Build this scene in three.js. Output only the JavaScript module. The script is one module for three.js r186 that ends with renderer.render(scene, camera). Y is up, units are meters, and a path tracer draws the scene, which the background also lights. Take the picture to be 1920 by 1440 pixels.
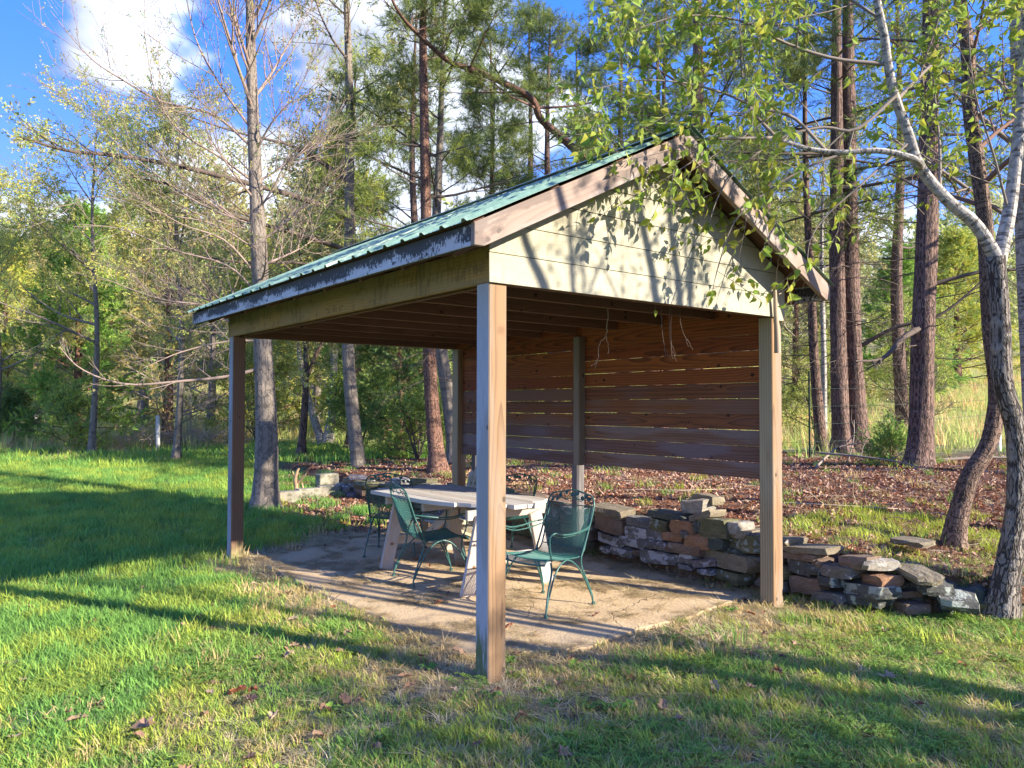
import * as THREE from 'three';
import { mergeGeometries, mergeVertices, toCreasedNormals } from 'three/addons/utils/BufferGeometryUtils.js';

// ---------------------------------------------------------------- camera, sky, sun, exposure
const scene = new THREE.Scene();
const camera = new THREE.PerspectiveCamera(52.58, 4 / 3, 0.05, 1500);
camera.position.set(0, 1.68, 0);
camera.rotation.set(0.02866, 0, 0.0023);
const renderer = new THREE.WebGLRenderer({ antialias: true });
renderer.toneMapping = THREE.LinearToneMapping;
renderer.toneMappingExposure = 3.0;
renderer.shadowMap.enabled = true;

const SUN = new THREE.Vector3(0.804, 0.397, 0.443).normalize();
const sun = new THREE.DirectionalLight(new THREE.Color().setRGB(1.0, 0.9, 0.74), 4.5);
sun.name = 'sun';
sun.position.copy(SUN).multiplyScalar(80).add(new THREE.Vector3(0, 0, -8));
sun.target.position.set(0, 0, -8);
sun.castShadow = true;
Object.assign(sun.shadow.camera, { left: -60, right: 60, top: 60, bottom: -60, near: 1, far: 220 });
sun.shadow.mapSize.set(4096, 4096);
sun.shadow.radius = 1;
scene.add(sun, sun.target);

// ---------------------------------------------------------------- noise
function rng(seed) {
  let s = seed >>> 0;
  return () => { s = (s + 0x6d2b79f5) | 0; let t = Math.imul(s ^ (s >>> 15), 1 | s); t = (t + Math.imul(t ^ (t >>> 7), 61 | t)) ^ t; return ((t ^ (t >>> 14)) >>> 0) / 4294967296; };
}
const PERM = new Uint16Array(512), HV = new Float32Array(512);
{ const r = rng(77), p = [...Array(256).keys()]; for (let i = 255; i > 0; i--) { const j = Math.floor(r() * (i + 1)); [p[i], p[j]] = [p[j], p[i]]; } for (let i = 0; i < 512; i++) { PERM[i] = p[i & 255]; HV[i] = p[i & 255] / 255; } }
const fade = (t) => t * t * t * (t * (t * 6 - 15) + 10), mix = (a, b, t) => a + (b - a) * t;
const clamp = (x, a = 0, b = 1) => Math.min(b, Math.max(a, x));
const sstep = (x, a, b) => { const t = clamp((x - a) / (b - a)); return t * t * (3 - 2 * t); };
function n2(x, y) {
  const xi = Math.floor(x), yi = Math.floor(y), u = fade(x - xi), v = fade(y - yi), X = xi & 255, Y = yi & 255, X1 = (X + 1) & 255, Y1 = (Y + 1) & 255;
  return mix(mix(HV[PERM[X] + Y], HV[PERM[X1] + Y], u), mix(HV[PERM[X] + Y1], HV[PERM[X1] + Y1], u), v);
}
function n3(x, y, z) {
  const zi = Math.floor(z), w = fade(z - zi), o = PERM[zi & 255] * 1.37, q = PERM[(zi + 1) & 255] * 1.37;
  return mix(n2(x + o, y + o * 0.7), n2(x + q, y + q * 0.7), w);
}
function fbm(x, y, oct = 4) { let s = 0, a = 0.5, t = 0; for (let i = 0; i < oct; i++) { s += a * n2(x, y); t += a; a *= 0.5; x = x * 2.03 + 11.3; y = y * 2.03 + 7.7; } return s / t; }
function fbm3(x, y, z, oct = 4) { let s = 0, a = 0.5, t = 0; for (let i = 0; i < oct; i++) { s += a * n3(x, y, z); t += a; a *= 0.52; x = x * 2.03 + 11.3; y = y * 2.03 + 7.7; z = z * 2.03 + 3.1; } return s / t; }

// ---------------------------------------------------------------- the sky: deep blue with drifting cumulus all round
{
  const W = 2048, H = 1024, data = new Float32Array(W * H * 4), CB = 0.592;
  for (let j = 0; j < H; j++) {
    const el = ((j + 0.5) / H - 0.5) * Math.PI, y = Math.sin(el), c = Math.cos(el);
    for (let i = 0; i < W; i++) {
      const az = ((i + 0.5) / W - 0.5) * 2 * Math.PI, x = Math.cos(az) * c, z = Math.sin(az) * c, o = (j * W + i) * 4;
      const up = Math.max(0, y), h = Math.pow(1 - up, 5), cs = x * SUN.x + y * SUN.y + z * SUN.z, g = Math.pow(Math.max(0, cs), 8);
      let r = mix(0.026, 0.4, h) + 0.5 * g * 0.5, gr = mix(0.142, 0.6, h) + 0.4 * g * 0.5, b = mix(0.62, 0.95, h) + 0.28 * g * 0.5;
      if (y > -0.05) {
        const k = 3.1, f = (dx, dy, dz) => fbm3((x + dx) * k + 5.2, (y + dy) * k * 1.7 + 2.4, (z + dz) * k + 8.1, 7);
        const d = f(0, 0, 0) + 0.06 * sstep(up, 0.5, 0.1), m = sstep(d, CB, CB + 0.06);
        if (m > 0) {
          const toSun = f(SUN.x * 0.07, SUN.y * 0.07 + 0.03, SUN.z * 0.07), lit = clamp(0.72 + (d - toSun) * 3.2, 0.42, 1);
          r = mix(r, 0.58 * lit, m * 0.94); gr = mix(gr, 0.6 * lit + 0.02, m * 0.94); b = mix(b, 0.64 * lit + 0.07, m * 0.94);
        }
      } else { r = 0.16; gr = 0.19; b = 0.12; }
      data[o] = r * 0.8; data[o + 1] = gr * 0.8; data[o + 2] = b * 0.8; data[o + 3] = 1;
    }
  }
  const t = new THREE.DataTexture(data, W, H, THREE.RGBAFormat, THREE.FloatType);
  t.mapping = THREE.EquirectangularReflectionMapping; t.magFilter = THREE.LinearFilter; t.minFilter = THREE.LinearFilter; t.wrapS = THREE.RepeatWrapping; t.needsUpdate = true;
  scene.background = t; scene.environment = t; scene.backgroundRotation.y = scene.environmentRotation.y = 0.5;
}

// ---------------------------------------------------------------- helpers
const used = new Map();
function numbered(name) { const n = used.get(name) ?? 0; used.set(name, n + 1); return n ? name + '_' + String(n).padStart(3, '0') : name; }
function tag(o, label, category, group, kind) {
  o.name = numbered(o.name);
  if (label) o.userData.label = label; if (category) o.userData.category = category; if (group) o.userData.group = group; if (kind) o.userData.kind = kind;
  if (!o.parent) scene.add(o);
  return o;
}
function thing(name, label, category, pos = [0, 0, 0], ry = 0, group) {
  const o = new THREE.Group(); o.name = name; o.position.set(...pos); o.rotation.y = ry;
  return tag(o, label, category, group);
}
function part(name, geo, mat, parent, stuff) {
  const m = new THREE.Mesh(geo, mat); m.name = name; m.castShadow = m.receiveShadow = true;
  if (stuff) m.userData.kind = 'stuff';
  parent.add(m); return m;
}
const V = (x, y, z) => new THREE.Vector3(x, y, z);
const UPV = V(0, 1, 0);
/** A chamfered box with its length along x and uv in metres: u along the grain, v across it. */
function cbox(lx, ly, lz, c = 0.004, uo = 0, vo = 0) {
  const X = lx / 2, Y = ly / 2, Z = lz / 2, P = [], U = [], q = (a, b, cc, d, axis) => {
    for (const p of [a, b, cc, a, cc, d]) { P.push(...p); U.push(axis === 0 ? p[2] * 0.3 + uo : p[0] + uo, (axis === 0 ? p[1] : axis === 1 ? p[2] + ly : p[1]) + vo); }
  };
  const face = (ax, s) => {
    const d = [X, Y, Z], k = (ax + 1) % 3, l = (ax + 2) % 3, pt = (a, b) => { const p = [0, 0, 0]; p[ax] = s * d[ax]; p[k] = a * (d[k] - c); p[l] = b * (d[l] - c); return p; };
    const a = [pt(-1, -1), pt(1, -1), pt(1, 1), pt(-1, 1)]; if (s < 0) a.reverse();
    q(...a, ax);
  };
  for (const ax of [0, 1, 2]) for (const s of [-1, 1]) face(ax, s);
  const d = [X, Y, Z];
  for (const [a, b] of [[0, 1], [0, 2], [1, 2]]) {
    const e = 3 - a - b;
    for (const s of [-1, 1]) for (const t of [-1, 1]) {
      const pt = (w, end) => { const p = [0, 0, 0]; p[a] = s * (d[a] - (w ? c : 0)); p[b] = t * (d[b] - (w ? 0 : c)); p[e] = end * (d[e] - c); return p; };
      const r = [pt(0, -1), pt(1, -1), pt(1, 1), pt(0, 1)];
      const ab = V(...r[1]).sub(V(...r[0])).cross(V(...r[3]).sub(V(...r[0]))), out = V(0, 0, 0); out.setComponent(a, s); out.setComponent(b, t);
      if (ab.dot(out) < 0) r.reverse();
      q(...r, e === 0 ? 2 : a === 0 ? b : 1);
    }
  }
  for (const s of [-1, 1]) for (const t of [-1, 1]) for (const w of [-1, 1]) {
    const tri = [[s * X, t * (Y - c), w * (Z - c)], [s * (X - c), t * Y, w * (Z - c)], [s * (X - c), t * (Y - c), w * Z]];
    if (s * t * w < 0) tri.reverse();
    for (const p of tri) { P.push(...p); U.push(p[0] + uo, p[1] + vo); }
  }
  const g = new THREE.BufferGeometry();
  g.setAttribute('position', new THREE.Float32BufferAttribute(P, 3)); g.setAttribute('uv', new THREE.Float32BufferAttribute(U, 2)); g.computeVertexNormals();
  return g;
}
const wr = rng(4242);
/** A board from point A to point B: h high (towards up), t thick. */
function board(name, A, B, h, t, mat, parent, { up = UPV, c = 0.004, roll = 0 } = {}) {
  const d = B.clone().sub(A), L = d.length(); d.normalize();
  const side = d.clone().cross(up).normalize(), u2 = side.clone().cross(d).normalize();
  const m = part(name, cbox(L, h, t, c, wr() * 9, wr() * 5), mat, parent);
  m.quaternion.setFromRotationMatrix(new THREE.Matrix4().makeBasis(d, u2, side));
  if (roll) m.rotateX(roll);
  m.position.copy(A).add(B).multiplyScalar(0.5);
  return m;
}
/** Collects tubes into one geometry. */
class Tubes {
  constructor() { this.p = []; this.n = []; this.u = []; this.i = []; }
  add(pts, radii, seg, flare) {
    const base = this.p.length / 3, N = pts.length; let len = 0, nor = null; const prev = V(0, 0, 0), t = V(0, 0, 0), bi = V(0, 0, 0);
    for (let k = 0; k < N; k++) {
      t.copy(pts[Math.min(k + 1, N - 1)]).sub(pts[Math.max(k - 1, 0)]).normalize();
      if (!nor) { nor = Math.abs(t.y) < 0.9 ? V(0, 1, 0) : V(1, 0, 0); nor.cross(t).normalize(); } else { nor.addScaledVector(t, -nor.dot(t)).normalize(); }
      bi.copy(t).cross(nor);
      if (k) len += prev.distanceTo(pts[k]);
      prev.copy(pts[k]);
      const r = radii[k], circ = Math.max(0.08, 6.283 * radii[0]);
      for (let s = 0; s <= seg; s++) {
        const a = (s / seg) * 6.28318, ca = Math.cos(a), sa = Math.sin(a), q = flare ? r * flare(a, len) : r;
        const nx = nor.x * ca + bi.x * sa, ny = nor.y * ca + bi.y * sa, nz = nor.z * ca + bi.z * sa;
        this.p.push(pts[k].x + nx * q, pts[k].y + ny * q, pts[k].z + nz * q); this.n.push(nx, ny, nz); this.u.push((s / seg) * circ, len);
      }
      if (k) for (let s = 0; s < seg; s++) { const a = base + (k - 1) * (seg + 1) + s, b = a + seg + 1; this.i.push(a, a + 1, b, b, a + 1, b + 1); }
    }
    const e = base + (N - 1) * (seg + 1);
    for (let s = 1; s < seg - 1; s++) this.i.push(e, e + s, e + s + 1);
  }
  geo(smooth) {
    const g = new THREE.BufferGeometry();
    g.setAttribute('position', new THREE.Float32BufferAttribute(this.p, 3)); g.setAttribute('normal', new THREE.Float32BufferAttribute(this.n, 3)); g.setAttribute('uv', new THREE.Float32BufferAttribute(this.u, 2)); g.setIndex(this.i);
    if (smooth) g.computeVertexNormals();
    return g;
  }
}
const tubeGeo = (pts, r, seg = 6, n = 0) => { const P = n ? new THREE.CatmullRomCurve3(pts).getPoints(n) : pts, t = new Tubes(); t.add(P, P.map((_, i) => (typeof r === 'function' ? r(i / (P.length - 1)) : r)), seg); return t.geo(); };

// ---------------------------------------------------------------- textures
function tex(W, H, f, { srgb = false, wrap = THREE.MirroredRepeatWrapping, sx = 1, sy = 1 } = {}) {
  const d = new Uint8Array(W * H * 4), c = new THREE.Color();
  for (let j = 0; j < H; j++) for (let i = 0; i < W; i++) {
    const v = f((i + 0.5) / W, (j + 0.5) / H), o = (j * W + i) * 4;
    if (typeof v === 'number') { d[o] = d[o + 1] = d[o + 2] = clamp(v) * 255; }
    else { if (srgb) { c.setRGB(clamp(v[0]), clamp(v[1]), clamp(v[2])).convertLinearToSRGB(); d[o] = c.r * 255; d[o + 1] = c.g * 255; d[o + 2] = c.b * 255; } else { d[o] = v[0] * 255; d[o + 1] = v[1] * 255; d[o + 2] = v[2] * 255; } }
    d[o + 3] = 255;
  }
  const t = new THREE.DataTexture(d, W, H); t.wrapS = t.wrapT = wrap; t.magFilter = THREE.LinearFilter; t.minFilter = THREE.LinearMipmapLinearFilter; t.generateMipmaps = true;
  if (srgb) t.colorSpace = THREE.SRGBColorSpace; t.repeat.set(sx, sy); t.needsUpdate = true;
  return t;
}
const mix3 = (a, b, t) => [mix(a[0], b[0], t), mix(a[1], b[1], t), mix(a[2], b[2], t)];
/** Plain-sawn softwood: rings cut by the face, knots, fibre, and greyed weathering. Covers 2.4 m by 0.3 m. */
function woodTex(seed, { light, dark, ring = 70, knots = 5, grey = null, greyAmt = 0, stain = null, fibre = 0.25, W = 1024, H = 256 }) {
  const r = rng(seed), K = [...Array(knots)].map(() => [r() * 2.4, r() * 0.3, 0.008 + r() * 0.012]), yc = 0.02 + r() * 0.26, o = r() * 90;
  const val = (u, v) => {
    const x = u * 2.4, y = v * 0.3;
    let d = 0.05 + 0.045 * Math.sin(x * 1.1 + o) + 0.05 * (fbm(x * 0.8 + o, y * 2, 3) - 0.5) * 2, bump = 0, kn = 0;
    for (const k of K) { const dx = (x - k[0]) * 0.45, dy = y - k[1], q = Math.hypot(dx, dy); bump += k[2] * 1.3 * Math.exp(-(q * q) / (k[2] * k[2] * 5)); kn = Math.max(kn, sstep(Math.hypot((x - k[0]) * 0.8, dy) + (n2(x * 90 + o, y * 90) - 0.5) * 0.006, k[2], k[2] * 0.75)); }
    const R = Math.hypot(y - yc, d) + bump + 0.006 * (fbm(x * 4 + o, y * 20, 2) - 0.5), s = (R * ring) % 1, late = Math.pow(s, 2.2) * (1 - sstep(s, 0.92, 1));
    const fb = fbm(x * 14 + o, y * 600, 3);
    return [clamp(late * 0.75 + (fb - 0.5) * fibre * 2.4 + 0.15), kn, fbm(x * 1.3 + o + 40, y * 9, 4), fb];
  };
  const map = tex(W, H, (u, v) => {
    const [t, kn, w, fb] = val(u, v); let c = mix3(light, dark, t); c = mix3(c, dark.map((q) => q * 0.35), kn * 0.9);
    if (grey) c = mix3(c, grey.map((q) => q * (0.7 + 0.6 * fb)), clamp(greyAmt * (0.4 + 1.6 * sstep(w, 0.38, 0.66))) * (1 - kn * 0.5));
    if (stain) c = stain(c, u * 2.4, v * 0.3, o);
    return c;
  }, { srgb: true, sx: 1 / 2.4, sy: 1 / 0.3 });
  const bump = tex(W / 2, H, (u, v) => { const [t, kn] = val(u, v); return 0.7 - 0.45 * t - 0.2 * kn; }, { sx: 1 / 2.4, sy: 1 / 0.3 });
  return { map, bump };
}
const std = (o) => new THREE.MeshStandardMaterial({ roughness: 0.85, ...o });
const rgb = (r, g, b) => new THREE.Color().setRGB(r, g, b);
function wood(seed, o, tints = [[1, 1, 1]], extra = {}) { const { map, bump } = woodTex(seed, o); return tints.map((t) => std({ map, bumpMap: bump, bumpScale: 0.0018, color: rgb(...t), roughness: 0.82, ...extra })); }
// ---------------------------------------------------------------- the lie of the land
const YAW = 0.6589, OX = -0.1399, OZ = -4.726, SY = Math.sin(YAW), CY = Math.cos(YAW);
/** World x, z to the pavilion's own axes: a along its eaves, b along its gable. */
const toA = (x, z) => -(x - OX) * SY - (z - OZ) * CY, toB = (x, z) => (x - OX) * CY - (z - OZ) * SY;
const toW = (a, b, y = 0) => V(OX - a * SY + b * CY, y, OZ - a * CY - b * SY);
function along(table, x) { let k = 0; while (k < table.length - 2 && x > table[k + 1][0]) k++; const [x0, y0] = table[k], [x1, y1] = table[k + 1]; return mix(y0, y1, clamp((x - x0) / (x1 - x0))); }
const WALL_B = [[-1.9, 4.75], [-1.35, 4.3], [-1.0, 3.7], [-0.6, 3.42], [0.2, 3.4], [0.8, 3.3], [2.5, 3.36], [5, 3.6], [9.3, 3.85]];
const WALL_H = [[-2.2, 0.18], [-1.3, 0.3], [-0.4, 0.39], [0.5, 0.51], [1.5, 0.55], [3, 0.5], [6, 0.44], [9.3, 0.3]];
function height(x, z) {
  const a = toA(x, z), b = toB(x, z), far = -z;
  let y = 0.028 * Math.max(0, far - 10) * sstep(far, 10, 16) + 0.03 * (fbm(x * 0.35 + 4, z * 0.35, 3) - 0.5) * sstep(far, 3, 9);
  y -= 0.36 * sstep(-b, 0.0, 5.2) * (1 - sstep(far, 9, 18)) * sstep(far, -2, 2);
  const soft = a < -1.5 ? 0.2 + 0.9 * sstep(a, -1.5, -3.2) : 0.22, w = b - along(WALL_B, a);
  let bank = along(WALL_H, a) * sstep(w, 0.02, soft) + 0.03 * Math.max(0, w) * sstep(w, 0, 2);
  bank += 0.05 * (fbm(x * 0.7, z * 0.7 + 9, 3) - 0.5) * sstep(w, 0.2, 1);
  const k = a < 9.2 ? sstep(w, -0.02, 0.1) : sstep(b, 2.2, 3.8) * 0.8;
  y = mix(y, Math.max(y, Math.min(bank, 0.95) + (a > 9.2 ? 0.1 : 0)), k);
  y += 0.1 * Math.max(0, far - 19) * sstep(x, -4, 9) * sstep(far, 19, 27);
  y += 0.17 * Math.max(0, far - 46) * sstep(x + 0.25 * far, 6, -12) + 0.05 * Math.max(0, far - 60);
  return y * (1 - sstep(Math.hypot(x, z), 260, 420)) + 11 * sstep(Math.hypot(x, z + 40), 150, 330) * sstep(far, -60, 60);
}
const PATIO = [[0.55, 0.17], [0.95, 0.15], [1.6, 0.175], [2.35, 0.16], [3.25, 0.15], [4.0, 0.18], [4.62, 0.2], [4.78, 0.55], [4.98, 1.12], [5.2, 1.6], [5.26, 2.05], [5.05, 2.7], [4.7, 3.05], [3.6, 3.12], [2.5, 3.16], [1.5, 3.12], [0.8, 3.05], [0.36, 3.1], [0.3, 2.6], [0.22, 2.1], [0.24, 1.55], [0.15, 0.95], [0.34, 0.5]];
function inPatio(a, b) { let c = false; for (let i = 0, j = PATIO.length - 1; i < PATIO.length; j = i++) { const [x1, y1] = PATIO[i], [x2, y2] = PATIO[j]; if (y1 > b !== y2 > b && a < ((x2 - x1) * (b - y1)) / (y2 - y1) + x1) c = !c; } return c; }
function fromPatio(a, b) { let d = 1e9; for (let i = 0, j = PATIO.length - 1; i < PATIO.length; j = i++) { const [x1, y1] = PATIO[j], [x2, y2] = PATIO[i], vx = x2 - x1, vy = y2 - y1, t = clamp(((a - x1) * vx + (b - y1) * vy) / (vx * vx + vy * vy)); d = Math.min(d, Math.hypot(a - x1 - t * vx, b - y1 - t * vy)); } return d; }
/** What grows or lies at a place: shares of leaf litter, straw, meadow and lushness of the lawn. */
function cover(x, z) {
  const a = toA(x, z), b = toB(x, z), w = b - along(WALL_B, a), n = fbm(x * 0.9 + 31, z * 0.9 + 5, 4), n2v = fbm(x * 2.6 + 3, z * 2.6 + 50, 3), patio = inPatio(a, b), d = patio ? 0 : fromPatio(a, b);
  let litter = 0;
  if (a < 9.2) litter = sstep(w, -0.1, 0.1) * (1 - sstep(-z + (n - 0.5) * 5, 14.2, 16.2)) * (a < -0.6 ? 1 - 0.45 * sstep(n2v, 0.4, 0.55) : 1);
  if (a > 4.6 && a < 9.6) litter = Math.max(litter, sstep(b + (n - 0.5) * 2.2, 0.9, 1.9) * (0.45 + 0.55 * sstep(b, 1.3, 2.6)) * sstep(n2v, 0.3, 0.5));
  if (a >= 9.2) litter = Math.max(litter, sstep(b + (n - 0.5) * 2, 2.6, 4.2) * sstep(a, 20, 13) * sstep(n2v, 0.35, 0.55) * (1 - sstep(-z, 17, 20)));
  if (x < -2 && -z > 19) litter = Math.max(litter, sstep(-z + (n - 0.5) * 4 - (x + 2) * -0.55, 19.5, 21.5) * 0.8);
  const meadow = sstep(-z + (n - 0.5) * 4, 15, 18) * sstep(x, -2, 3) + sstep(-z - 0.25 * x + (n - 0.5) * 5, 23.5, 27) * sstep(x, 2, -6);
  const straw = clamp((1 - sstep(d + (n - 0.5) * 1.3, 0.12, 0.85)) * (w < 0 ? 1 : 0.3) + 0.3 * sstep(n2v, 0.5, 0.68) * sstep(-x + n * 2, 3.4, 1.5) + (w > 0 && w < 1.8 && a < 0.7 ? 0.45 : 0));
  const lush = sstep(-x - 0.1 * z + (n - 0.5) * 2, 1.9, 3.4);
  return { a, b, w, d, n, n2v, litter, meadow: clamp(meadow), straw: straw * (1 - 0.7 * lush * sstep(d, 0.3, 0.8)), lush, patio };
}
{
  const line = (near, mid, far) => { const o = []; let x = 0, s = near; while (x < 620) { o.push(x); if (x > mid) s = Math.min(far, s * 1.09); x += s; } return o; };
  const px = line(0.16, 11, 40), xs = [...px.slice(1).reverse().map((v) => -v), ...px], pz = line(0.16, 19, 40), zs = [...line(0.4, 3, 40).slice(1).reverse(), ...pz.map((v) => -v)];
  const P = [], C = [], U = [], I = [], nx = xs.length, nz = zs.length;
  for (let j = 0; j < nz; j++) for (let i = 0; i < nx; i++) {
    const x = xs[i], z = zs[j], c = cover(x, z);
    let y = height(x, z); if (c.patio && c.d === 0) y -= 0.05 * sstep(fromPatio(c.a, c.b), 0.0, 0.25);
    P.push(x, y, z); U.push(x, z);
    let col = mix3([0.11, 0.125, 0.04], [0.09, 0.15, 0.035], c.lush);
    col = mix3(col, [0.2, 0.155, 0.085], c.straw * 0.85);
    col = mix3(col, [0.11, 0.06, 0.04], c.litter);
    col = mix3(col, [0.36, 0.33, 0.15], c.meadow);
    if (-z > 46 && x < 20) col = mix3(col, [0.1, 0.085, 0.05], sstep(-z, 46, 55));
    C.push(...col);
  }
  for (let j = 0; j < nz - 1; j++) for (let i = 0; i < nx - 1; i++) { const a = j * nx + i, b = a + nx; I.push(a, a + 1, b, b, a + 1, b + 1); }
  const g = new THREE.BufferGeometry();
  g.setAttribute('position', new THREE.Float32BufferAttribute(P, 3)); g.setAttribute('color', new THREE.Float32BufferAttribute(C, 3)); g.setAttribute('uv', new THREE.Float32BufferAttribute(U, 2)); g.setIndex(I); g.computeVertexNormals();
  const map = tex(512, 512, (u, v) => { const f = fbm(u * 60, v * 60, 4), k = fbm(u * 9 + 5, v * 9, 3), s = sstep(fbm(u * 130 + 9, v * 34, 3), 0.52, 0.7); const q = 0.45 + 0.75 * f + 0.35 * (k - 0.5) + 0.35 * s; return [q * 0.95, q * 0.92, q * 0.85]; }, { srgb: true, sx: 0.5, sy: 0.5 });
  const bump = tex(512, 512, (u, v) => fbm(u * 70, v * 70, 4), { sx: 0.5, sy: 0.5 });
  const m = new THREE.Mesh(g, std({ map, bumpMap: bump, bumpScale: 0.03, vertexColors: true, roughness: 0.96, color: rgb(1.15, 1.15, 1.15) }));
  m.name = 'ground'; m.receiveShadow = m.castShadow = true; tag(m, 'lawn, leaf-strewn bank and rising meadow round the shelter', 'ground', null, 'structure');
}

// ---------------------------------------------------------------- the patio slab
{
  const r = rng(9), sh = new THREE.Shape(), pts = [];
  for (let i = 0; i < PATIO.length; i++) { const [a0, b0] = PATIO[i], [a1, b1] = PATIO[(i + 1) % PATIO.length], n = Math.max(2, Math.round(Math.hypot(a1 - a0, b1 - b0) / 0.14)); for (let k = 0; k < n; k++) pts.push([mix(a0, a1, k / n) + (r() - 0.5) * 0.035, mix(b0, b1, k / n) + (r() - 0.5) * 0.035]); }
  pts.forEach(([a, b], i) => (i ? sh.lineTo(b, a) : sh.moveTo(b, a)));
  const g = new THREE.ExtrudeGeometry(sh, { depth: 0.09, bevelEnabled: true, bevelSize: 0.008, bevelThickness: 0.008, bevelSegments: 1, steps: 1 });
  g.rotateX(-Math.PI / 2); g.translate(0, -0.076, 0);
  const crack = (x, y) => { let m = 1; for (const [ox, oy, k, w] of [[0.4, 0.3, 0.9, 1], [3.1, 1.4, 0.6, 0.8], [1.7, 5.2, 1.1, 0.7]]) { const v = Math.abs((x - ox) * Math.sin(k) - (y - oy) * Math.cos(k) + 0.5 * (fbm(x * 1.6 + ox, y * 1.6, 4) - 0.5) + 0.05 * (fbm(x * 12, y * 12, 2) - 0.5)); m = Math.min(m, sstep(v, 0.002, 0.007) + (1 - w) * 0.5); } return m; };
  const S = 3.4;
  const map = tex(1024, 1024, (u, v) => {
    const x = u * S, y = v * S, f = fbm(x * 2.2, y * 2.2, 5), g1 = fbm(x * 60, y * 60, 3), d = sstep(fbm(x * 1.3 + 7, y * 2.4 + 3, 5), 0.56, 0.68);
    let c = mix3([0.46, 0.325, 0.18], [0.58, 0.44, 0.265], f); c = mix3(c, [0.22, 0.155, 0.1], d * 0.55); c = c.map((q) => q * (0.82 + 0.36 * g1)); const k = crack(x, y);
    return c.map((q) => q * (0.35 + 0.65 * k));
  }, { srgb: true, sx: 1 / S, sy: 1 / S });
  const bump = tex(1024, 1024, (u, v) => { const x = u * S, y = v * S; return 0.5 * fbm(x * 6, y * 6, 4) + 0.25 * fbm(x * 70, y * 70, 2) + 0.25 * crack(x, y); }, { sx: 1 / S, sy: 1 / S });
  const m = new THREE.Mesh(g, std({ map, bumpMap: bump, bumpScale: 0.012, roughness: 0.93 })); m.name = 'patio'; m.position.set(OX, 0, OZ); m.rotation.y = YAW; m.castShadow = m.receiveShadow = true;
  tag(m, 'tan worn concrete patio slab under the shelter', 'patio', null, 'structure');
}
// ---------------------------------------------------------------- the picnic shelter
const mildew = (c, x, y, o) => { const n = fbm(x * 5 + o, y * 16, 5), s = fbm(x * 90 + o, y * 40, 5), k = fbm(x * 260 + o, y * 120, 3); const m = sstep(n * 0.75 + s * 0.5 + k * 0.3 + (y - 0.052) * 4.6, 0.68, 0.84); return mix3(c, [0.012, 0.013, 0.018], m * 0.92); };
const W_POST_TAN = wood(11, { light: [0.29, 0.165, 0.075], dark: [0.1, 0.05, 0.021], ring: 50, knots: 3, grey: [0.25, 0.2, 0.155], greyAmt: 0.35 })[0];
const W_POST_GREY = wood(12, { light: [0.27, 0.26, 0.25], dark: [0.13, 0.125, 0.125], ring: 70, knots: 4, grey: [0.29, 0.3, 0.33], greyAmt: 0.7 })[0];
const algae = (c, x, y, o) => { const s = fbm(y * 120 + o, x * 5, 4), n = fbm(y * 30 + o, x * 9 + 3, 4); return mix3(c, [0.085, 0.12, 0.02], clamp(0.9 * sstep(s * 0.7 + n * 0.6 + (0.42 - x) * 1.1, 0.62, 0.85)) * sstep(x, 0.62, 0.3)); };
const W_POST_ALGAE = wood(12, { light: [0.33, 0.32, 0.31], dark: [0.17, 0.165, 0.165], ring: 70, knots: 4, grey: [0.36, 0.37, 0.4], greyAmt: 0.7, stain: algae })[0];
const W_POST_BROWN = wood(18, { light: [0.22, 0.125, 0.075], dark: [0.1, 0.05, 0.03], ring: 45, knots: 3, stain: (c, x, y, o) => mix3(c, [0.3, 0.27, 0.12], 0.7 * sstep(0.42 - x + 0.25 * (fbm(y * 60 + o, x * 6, 3) - 0.5), 0, 0.25)) })[0];
const W_POST_NEW = wood(13, { light: [0.37, 0.29, 0.16], dark: [0.1, 0.06, 0.028], ring: 42, knots: 1, grey: [0.42, 0.38, 0.3], greyAmt: 0.2 })[0];
const W_FASCIA = wood(14, { light: [0.5, 0.48, 0.5], dark: [0.4, 0.38, 0.4], ring: 50, knots: 2, grey: [0.5, 0.5, 0.54], greyAmt: 0.6, stain: mildew })[0];
const W_RAKE = wood(15, { light: [0.285, 0.2, 0.15], dark: [0.18, 0.122, 0.09], ring: 45, knots: 9, grey: [0.29, 0.235, 0.205], greyAmt: 0.6, stain: (c, x, y, o) => mix3(c, [0.12, 0.09, 0.075], 0.65 * sstep(fbm(x * 5 + o, y * 14, 5), 0.52, 0.68)) })[0];
const W_HEADER = wood(16, { light: [0.42, 0.25, 0.08], dark: [0.23, 0.125, 0.038], ring: 45, knots: 3, grey: [0.27, 0.19, 0.09], greyAmt: 0.4, stain: (c, x, y, o) => mix3(c, [0.11, 0.075, 0.03], 0.6 * sstep(fbm(x * 40 + o, y * 14, 5) * 0.5 + fbm(x * 3, y * 9 + o, 4) * 0.6, 0.5, 0.75)) })[0];
const W_FRAME = wood(17, { light: [0.17, 0.083, 0.05], dark: [0.1, 0.045, 0.027], ring: 60, knots: 4 })[0];
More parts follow.
